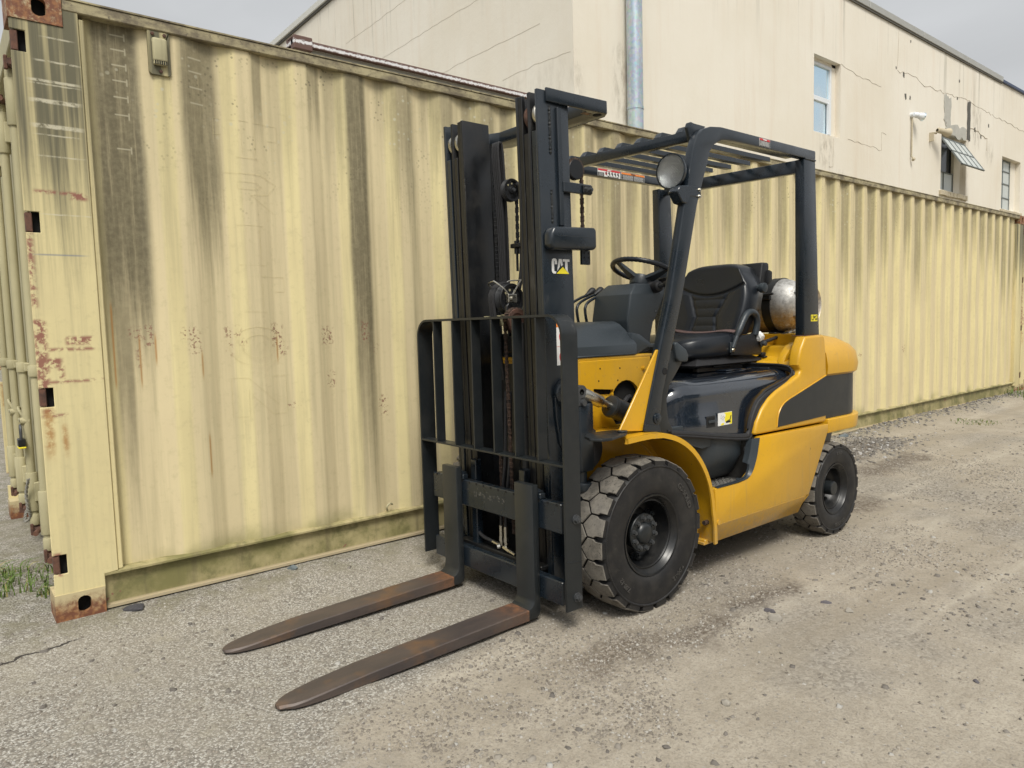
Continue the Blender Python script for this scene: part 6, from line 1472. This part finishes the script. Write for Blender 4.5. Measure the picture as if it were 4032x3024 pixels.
sheave((.300, -.035, 1.368), .070, .045, 9)
k = MB()
for j in range(3): k.tube([(.312, -.075-.014*j+.0, 1.00)]+[(.300+.073*math.cos(math.radians(a)), -.062-.013*j, 1.368+.073*math.sin(math.radians(a))) for a in range(0, 181, 15)][::1]+[(.225, -.062-.013*j, 1.0)], .0075, 8)
mpart(k, 'belt_hoses', M['rubber_part'])
k = MB()
k.tube(smooth_path([(.325, .0, 1.375), (.345, -.01, 1.41), (.372, -.045, 1.445), (.375, -.06, 1.447), (.360, -.11, 1.440), (.335, -.115, 1.42)], 4), .0035, 8); k.tube(smooth_path([(.325, .01, 1.375), (.300, .012, 1.41), (.265, .005, 1.450), (.262, -.01, 1.452), (.275, -.06, 1.452), (.29, -.07, 1.44)], 4), .0035, 8)
hg = mpart(k, 'hose_guard_wire', M['chrome'])
k = MB(); k.box(.295, .345, -.006, .016, 1.350, 1.388, .002, 1); k.cyl((.322, .016, 1.368), (.322, .026, 1.368), .011, 12); k.build('guard_block', M['chrome'], hg)
k = MB(); k.prism([(.285, 1.30), (.285, 1.335), (.298, 1.352), (.342, 1.352), (.356, 1.335), (.356, 1.30)], 'Y', -.002, .014, .003, 1); k.cyl((.320, .014, 1.34), (.320, .020, 1.34), .010, 10); mpart(k, 'guard_plate', M['steel_in'])
# free-lift cylinder head: rusty chain wheel
k = MB(); k.lathe([(-.017, 0), (-.017, .052), (-.013, .056), (-.010, .046), (.010, .046), (.013, .056), (.017, .052), (.017, .035), (.012, .033), (.012, 0)], (.322, .030, 1.268), (0, 1, 0), 32); cwh = mpart(k, 'chain_wheel', M['rust'])
k = MB()
for i in range(13): a = math.radians(5+i*15); c_ = (.322+.054*math.cos(a), 0, 1.268+.054*math.sin(a)); k.cyl((c_[0], .016, c_[2]), (c_[0], .044, c_[2]), .0065, 8)
k.build('wheel_chain', M['chain'], cwh)
k = MB(); k.cyl((.285, .045, .20), (.285, .045, 1.18), .034, 20); k.cyl((.285, .045, 1.18), (.290, .045, 1.26), .022, 16); k.box(.26, .35, .005, .015, 1.20, 1.275, .002, 1); mpart(k, 'free_lift_cylinder', M['steel_in'])
k = MB(); k.box(.300, .345, -.10, -.055, 1.248, 1.296, .002, 1); k.box(.345, .372, -.06, .0, 1.28, 1.286); k.box(.34, .365, -.145, -.115, 1.288, 1.294); mpart(k, 'cylinder_bracket', M['c_door'])
# cross ties between the rails, low down; everything behind is dark iron
k = MB()
for z, x in ((.30, .20), (.86, .17), (1.12, .17)): k.box(x, x+.05, MC-.293, MC+.293, z, z+.09, .006, 1)
k.box(.19, .22, MC-.19, MC+.19, .10, .30, .006, 1)
mpart(lean(k), 'rail_tie', M['steel_in'])
k = MB(); k.box(.03, .16, -.26, .2, .40, .80, .03, 2); k.box(.05, .15, -.28, .22, .22, .40, .02, 2); k.cyl((.10, .14, .62), (.17, .14, .60), .05, 16); k.tube(smooth_path([(.16, -.2, .9), (.19, -.1, .6), (.17, .05, .55), (.19, .12, .8)], 6), .012, 8); part(k, 'drive_unit', M['steel_in'])
# near side: black tilt boss with pin, column and pulley behind the backrest
k = MB(); k.cyl((.285, MC+.338, .958), (.285, MC+.372, .958), .060, 28, bev=.008); k.prism([(.235, .95), (.345, .95), (.340, .86), (.320, .74), (.285, .70), (.255, .74), (.238, .86)], 'Y', MC+.3385, MC+.352, .003, 1); mpart(k, 'tilt_boss', M['steel'])
k = MB(); k.cyl((.285, MC-.338, .958), (.285, MC-.372, .958), .060, 28, bev=.008); mpart(k, 'tilt_boss', M['steel'])
k = MB(); k.box(.195, .275, .31, .385, .62, .915, .012, 2); k.cyl((.245, .35, .12), (.245, .35, .62), .026, 16); k.cyl((.235, .35, .54), (.235, .35, .575), .050, 20, bev=.004); part(k, 'mast_mount', M['steel'])
k = MB(); k.lathe([(-.02, .0), (-.02, .085), (.0, .10), (.02, .085), (.02, 0)], (.175, .31, .70), (0, 1, 0), 30); part(k, 'brake_hose_drum', M['rubber_part'])
# maker's sticker: white letters with a yellow triangle
LG = MB(); yL = MC+.3388
def lp(pts, mb, mi=0, dy=0.): mb.prism([(.336-.102*u, 1.4585+.0625*v) for u, v in pts], 'Y', yL+dy, yL+dy+.0006, 0, 1, mi)
# C
lp([(.30, .62), (.30, .80), (.27, .94), (.20, 1.0), (.10, 1.0), (.03, .94), (0, .80), (0, .20), (.03, .06), (.10, 0), (.20, 0), (.225, .02), (.25, .12), (.24, .14), (.20, .15), (.165, .15), (.13, .20), (.13, .80), (.15, .85), (.17, .80), (.17, .62)], LG)
# A
lp([(.36, .0+.30), (.30, .18), (.40, .98), (.56, .98), (.62, .60), (.55, .50), (.505, .56), (.475, .80), (.445, .56), (.45, .48), (.42, .42)], LG)
lp([(.62, .98), (1.0, .98), (1.0, .82), (.885, .82), (.885, .20), (.85, .12), (.76, .30), (.745, .40), (.745, .82), (.62, .82)], LG)
lp([(.885, .22), (.885, .0), (.97, .0)], LG)
lgo = mpart(LG, 'maker_letters', M['white'])
k = MB(); lp([(.25, 0), (.965, 0), (.61, .46)], k, dy=.0004); k.build('maker_triangle', M['signyellow'], lgo)
k = MB(); lp([(.22, -.02), (.25, 0), (.61, .46), (.965, 0), (.99, -.02), (.61, .52)], k, dy=.0002); k.build('triangle_border', M['ink'], lgo)
# pictogram sticker half hidden by the backrest
k = MB(); k.box(.235, .318, yL, yL+.0006, 1.075, 1.235); st_ = mpart(k, 'warning_sticker', M['white'])
k = MB(); k.box(.235, .318, yL, yL+.0008, 1.2351, 1.252); k.build('sticker_header', M['orange'], st_)
k = MB()
for z in (1.195, 1.110): k.lathe([(0, .032), (.0005, .032), (.0005, .028), (0, .028)], (.272, yL+.0007, z), (0, 1, 0), 32); k.prism([(.295, z+.022), (.292, z+.025), (.249, z-.022), (.252, z-.025)], 'Y', yL+.0007, yL+.0011)
k.box(.235, .318, yL+.0006, yL+.0009, 1.153, 1.1545); k.build('sticker_symbol', M['red'], st_)
k = MB()
for z in (1.190, 1.105): k.prism([(.29, z+.03), (.30, z+.028), (.282, z+.024)], 'Y', yL+.0007, yL+.0009); k.prism([(.29, z-.035), (.30, z-.033), (.282, z-.031)], 'Y', yL+.0007, yL+.0009)
for z in (1.19, 1.105): k.cyl((.27, yL+.0007, z+.010), (.27, yL+.0012, z+.010), .006, 10); k.box(.262, .278, yL+.0007, yL+.0011, z-.018, z+.002)
k.build('sticker_figure', M['ink'], st_)

# --- tilt cylinders
for s_, cx_ in ((1, 0), (-1, 0)):
    y = .362 if s_ > 0 else -.44
    A, B = Vector((.262, y, .962)), Vector((-.13, y, .805)); d = (B-A)
    k = MB(); k.cyl(A+d*.475, B, .047, 28, bev=.004); k.lathe([(0, .048), (.003, .050), (.010, .050), (.013, .0485)], A+d*.49, d, 28); tc_ = part(k, 'tilt_cylinder', M['frame'])
    k = MB(); k.cyl(A+d*.30, A+d*.48, .017, 16); k.build('cylinder_rod', M['chrome'], tc_)
    k = MB(); k.cyl(A+d*.05, A+d*.335, .028, 20, bev=.006); k.build('rod_end', M['chrome'], tc_)
    k = MB(); k.lathe([(-.02, .013), (-.02, .030), (.02, .030), (.02, .013)], A, (0, 1, 0), 24); k.cyl(A+Vector((-.002, -.03, -.045)), A+Vector((-.002, .035, -.045)), .013, 10); k.box(A.x-.02, A.x+.03, y-.02, y+.02, A.z-.06, A.z-.02, .004, 1); k.build('clevis', M['bolt'], tc_)

# --- carriage, load backrest, forks
k = MB(); k.box(.398, .436, MC-.470, MC+.470, .400, .524, .004, 1); k.box(.398, .436, MC-.470, MC+.470, .100, .200, .004, 1)
for y in (MC-.20, MC+.16): k.box(.36, .397, y, y+.04, .10, .62, .004, 1)
car = part(k, 'carriage', M['steel'])
k = MB()
for i in range(17):
    y = MC-.44+.055*i; k.box(.4355, .4365, y, y+.012, .512, .5225)
    k.box(.400, .430, y, y+.012, .5235, .5245)
k.build('bar_notch', M['sub'], car)
k = MB()
for i in range(34):
    y, z, w = random.gauss(-.06, .09), random.gauss(.470, .012), random.uniform(.002, .008); h_ = random.uniform(.002, .006); k.prism([(y-w, z), (y-w*.3, z+h_), (y+w, z+h_*.3), (y+w*.4, z-h_), (y-w*.6, z-h_*.6)], 'X', .4362, .4366)
tag(k.build('paint_scuff', M['bare_dark'], car), kind='stuff')
k = MB(); k.box(.345, .40, MC-.30, MC+.30, .195, .215, .003, 1); k.box(.34, .398, MC+.20, MC+.235, .17, .235, .005, 1); k.build('carriage_stay', M['steel_in'], car)
# hose fittings on the carriage
k = MB()
for y in (-.052, -.018): k.cyl((.372, y, .235), (.372, y, .262), .009, 10); k.cyl((.372, y, .258), (.372, y, .278), .0125, 6); k.cyl((.372, y, .278), (.372, y, .330), .0095, 12)
k.tube([(.38, -.05, .235), (.39, -.06, .232)], .012, 8); k.cyl((.385, -.02, .235), (.39, .03, .228), .010, 6); k.cyl((.39, .03, .228), (.392, .07, .222), .0075, 8); k.cyl((.385, -.055, .240), (.385, -.10, .245), .0085, 8)
fit_ = k.build('brass_fitting', M['chrome'], car)
k = MB()
for y in (-.052, -.018): k.tube(smooth_path([(.372, y, .33), (.366, y+.004, .45), (.345, y+.01, .65), (.33, y+.01, .95)], 6), .0075, 8)
k.tube(smooth_path([(.385, -.10, .245), (.385, -.18, .255), (.382, -.235, .285), (.375, -.252, .34), (.365, -.25, .42)], 6), .0085, 8); k.build('carriage_hose', M['rubber_part'], car)
# backrest
k = MB(); zt2, rc = 1.288, .085; yl, yr = MC-.528, MC+.528
def strip(o, th, x0, x1, mb):
    n = len(o); vs = []
    for i, p in enumerate(o):
        a, b_ = Vector(o[max(i-1, 0)]), Vector(o[min(i+1, n-1)]); t = (b_-a).normalized(); nn = Vector((t.y, -t.x)); q = Vector(p)+nn*th
        vs += [(x0, p[0], p[1]), (x1, p[0], p[1]), (x1, q[0], q[1]), (x0, q[0], q[1])]
    mb.add(vs, [(4*i+a, 4*i+(a+1) % 4, 4*i+4+(a+1) % 4, 4*i+4+a) for i in range(n-1) for a in range(4)]+[(0, 1, 2, 3), (4*n-4, 4*n-3, 4*n-2, 4*n-1)])
o_ = [(yl, .106), (yl, .5), (yl, zt2-rc)]+[(yl+rc-rc*math.cos(math.radians(a)), zt2-rc+rc*math.sin(math.radians(a))) for a in range(9, 91, 9)]+[(yr-rc+rc*math.sin(math.radians(a)), zt2-rc+rc*math.cos(math.radians(a))) for a in range(0, 91, 9)]+[(yr, .5), (yr, .100)]
strip(o_, .010, .381, .466, k)
lb = part(k, 'load_backrest', M['frame'], sharp=40)
k = MB(); k.box(.408, .466, yl+.0105, yr-.0105, .684, .692, .001, 1); k.build('backrest_crossbar', M['frame'], lb)
for y in (-.423, -.266, -.114, .034, .181, .327):
    k = MB(); k.box(.416, .4655, y-.0045, y+.0045, .6925, zt2-.0102, .001, 1); k.build('backrest_bar', M['frame'], lb)
for z in (.470, .150):
    for s_ in (1, -1): k = MB(); k.hexbolt((.410, (yr if s_ > 0 else yl), z), (0, s_, 0), .0145, .018); k.build('backrest_bolt', M['bolt'], lb)
k = MB(); k.tube([(.384+.008*i, yr+.0006, .292+.0012*i+.0006*(i % 2)) for i in range(11)], .0015, 6); k.build('weld_line', M['frame'], lb)
# forks: shank, bent heel, tapering blade
def fork(yc, nick=0):
    w = .060; k = MB(); t = .034
    x0, x1 = .437, .470
    pr_ = [(x0, .585), (x1, .585), (x1, .10)]+[(x1+.045-.045*math.cos(math.radians(a)), .100-.045*math.sin(math.radians(a))*1.0) for a in range(15, 91, 15)]
    k.prism([(x0, .585), (x1, .585), (x1, .100), (.474, .085), (.485, .070), (.502, .0625), (.502, .018), (.462, .018), (.445, .026), (.438, .045)], 'Y', yc-w, yc+w, .004, 2, ang=.35)
    f = k.build('fork', M['frame'], FL)
    k = MB(); xs_ = [(.5022, 1, .0615, .018), (.60, 1, .060, .017), (.80, 1, .055, .014), (1.05, 1, .048, .010), (1.25, .99, .041, .007), (1.40, .95, .031, .005), (1.47, .88, .025, .006), (1.51, .76, .022, .007), (1.535, .60, .020, .008), (1.552, .36, .018, .009), (1.556, .22, .017, .010)]
    vs = []
    for i, (x, s_, zt_, zb_) in enumerate(xs_):
        ww = w*s_; b_ = .003; ch = .003 if i < 5 else .003+.006*(i-4)/6
        nk = (.006 if nick and i == 8 else 0)
        vs += [(x, yc-ww, zb_), (x, yc-ww, zt_-ch), (x, yc-ww+ch, zt_), (x, yc+ww-ch-nk, zt_), (x, yc+ww-nk, zt_-ch), (x, yc+ww-nk, zb_)]
    k.add(vs, [(6*i+a, 6*i+(a+1) % 6, 6*i+6+(a+1) % 6, 6*i+6+a) for i in range(len(xs_)-1) for a in range(6)]+[(0, 1, 2, 3, 4, 5), tuple(6*len(xs_)-6+a for a in range(6))])
    k.build('fork_blade', M['fork'], f, sharp=25)
    k = MB(); k.box(.405, .445, yc-.045, yc+.045, .500, .560, .006, 1); k.box(.41, .440, yc+.0602, yc+.075, .525, .548, .003, 1); k.box(.395, .4365, yc-.05, yc+.05, .535, .552, .003, 1); k.build('fork_hook', M['steel'], f)
    return f
fork(.230, 1); fork(-.322)

# --- gas bottle strapped across the counterweight: a thing of its own
gb = empty('gas_cylinder', Matrix.Translation((FX, FY, FZ)) @ Matrix.Rotation(3.1456, 4, 'Z') @ Vector((-1.755, -.062, 1.325)), 3.1456)
tag(gb, 'dented silvery gas bottle lying crosswise behind the driver seat, rusty below', 'gas bottle')
k = MB(); r_1 = .1655
k.lathe([(-.40, .0), (-.395, .06), (-.375, .11), (-.345, .145), (-.31, r_1), (.19, r_1), (.235, .155), (.275, .140), (.300, .122), (.315, .098), (.322, .07), (.324, 0)], (0, 0, 0), (0, 1, 0), 56); k.build('bottle_shell', M['tank'], gb, sharp=60)
k = MB(); k.lathe([(.300, .118), (.362, .120), (.368, .117), (.362, .113), (.300, .112)], (0, 0, 0), (0, 1, 0), 48, a0=.6, a1=5.6); k.build('collar', M['tank'], gb, sharp=50)
k = MB(); k.cyl((0, .32, 0), (0, .350, 0), .02, 12); k.cyl((0, .34, -.0), (-.0, .34, .05), .012, 10); k.cyl((0, .335, -.02), (.03, .34, -.10), .009, 8); k.build('valve', M['chrome'], gb)
k = MB(); k.lathe([(-.40, .118), (-.43, .120), (-.43, .112), (-.39, .112)], (0, 0, 0), (0, 1, 0), 40); k.build('foot_ring', M['tank'], gb, sharp=50)

# ------------------------------------------------------------------ pieces that were shaped together but are single things to pick up
def split_islands(o):
    b = bmesh.new(); b.from_mesh(o.data); b.verts.ensure_lookup_table(); seen = set(); isl = []
    for v in b.verts:
        if v.index in seen: continue
        st, grp = [v], []; seen.add(v.index)
        while st:
            q = st.pop(); grp.append(q.index)
            for e in q.link_edges:
                w = e.other_vert(q)
                if w.index not in seen: seen.add(w.index); st.append(w)
        isl.append(set(grp))
    b.free()
    if len(isl) < 2: return
    src = o.data; base = o.name.split('.')[0]
    for i, g_ in enumerate(isl):
        c = bmesh.new(); c.from_mesh(src); c.verts.ensure_lookup_table(); bmesh.ops.delete(c, geom=[v for v in c.verts if v.index not in g_], context='VERTS')
        m = bpy.data.meshes.new(base); c.to_mesh(m); c.free()
        for mt in src.materials: m.materials.append(mt)
        if i == 0: o.data = m
        else: n = bpy.data.objects.new(base, m); n.matrix_local = o.matrix_local; n.parent = o.parent; COL.objects.link(n)
for o in list(bpy.data.objects):
    nm = o.name.split('.')[0]
    if o.type != 'MESH': continue
    if nm in ('rod_bracket', 'bottle_strap', 'rail_tie', 'parapet_flashing', 'coping_shadow_strip', 'mast_hoses', 'belt_hoses', 'carriage_stay', 'window_reveal', 'tab_hole', 'hydraulic_hose'): split_islands(o)
    if nm in ('vent_slots', 'sign_text', 'sign_print', 'bar_notch', 'seat_pictogram', 'sticker_figure', 'sticker_symbol', 'painted_over_name', 'sign_heading', 'maker_letters'): o['kind'] = 'stuff'
for o in bpy.data.objects:
    for a, b_ in (('mast_hoses', 'mast_hose'), ('belt_hoses', 'belt_hose')):
        if o.name.startswith(a): o.name = b_
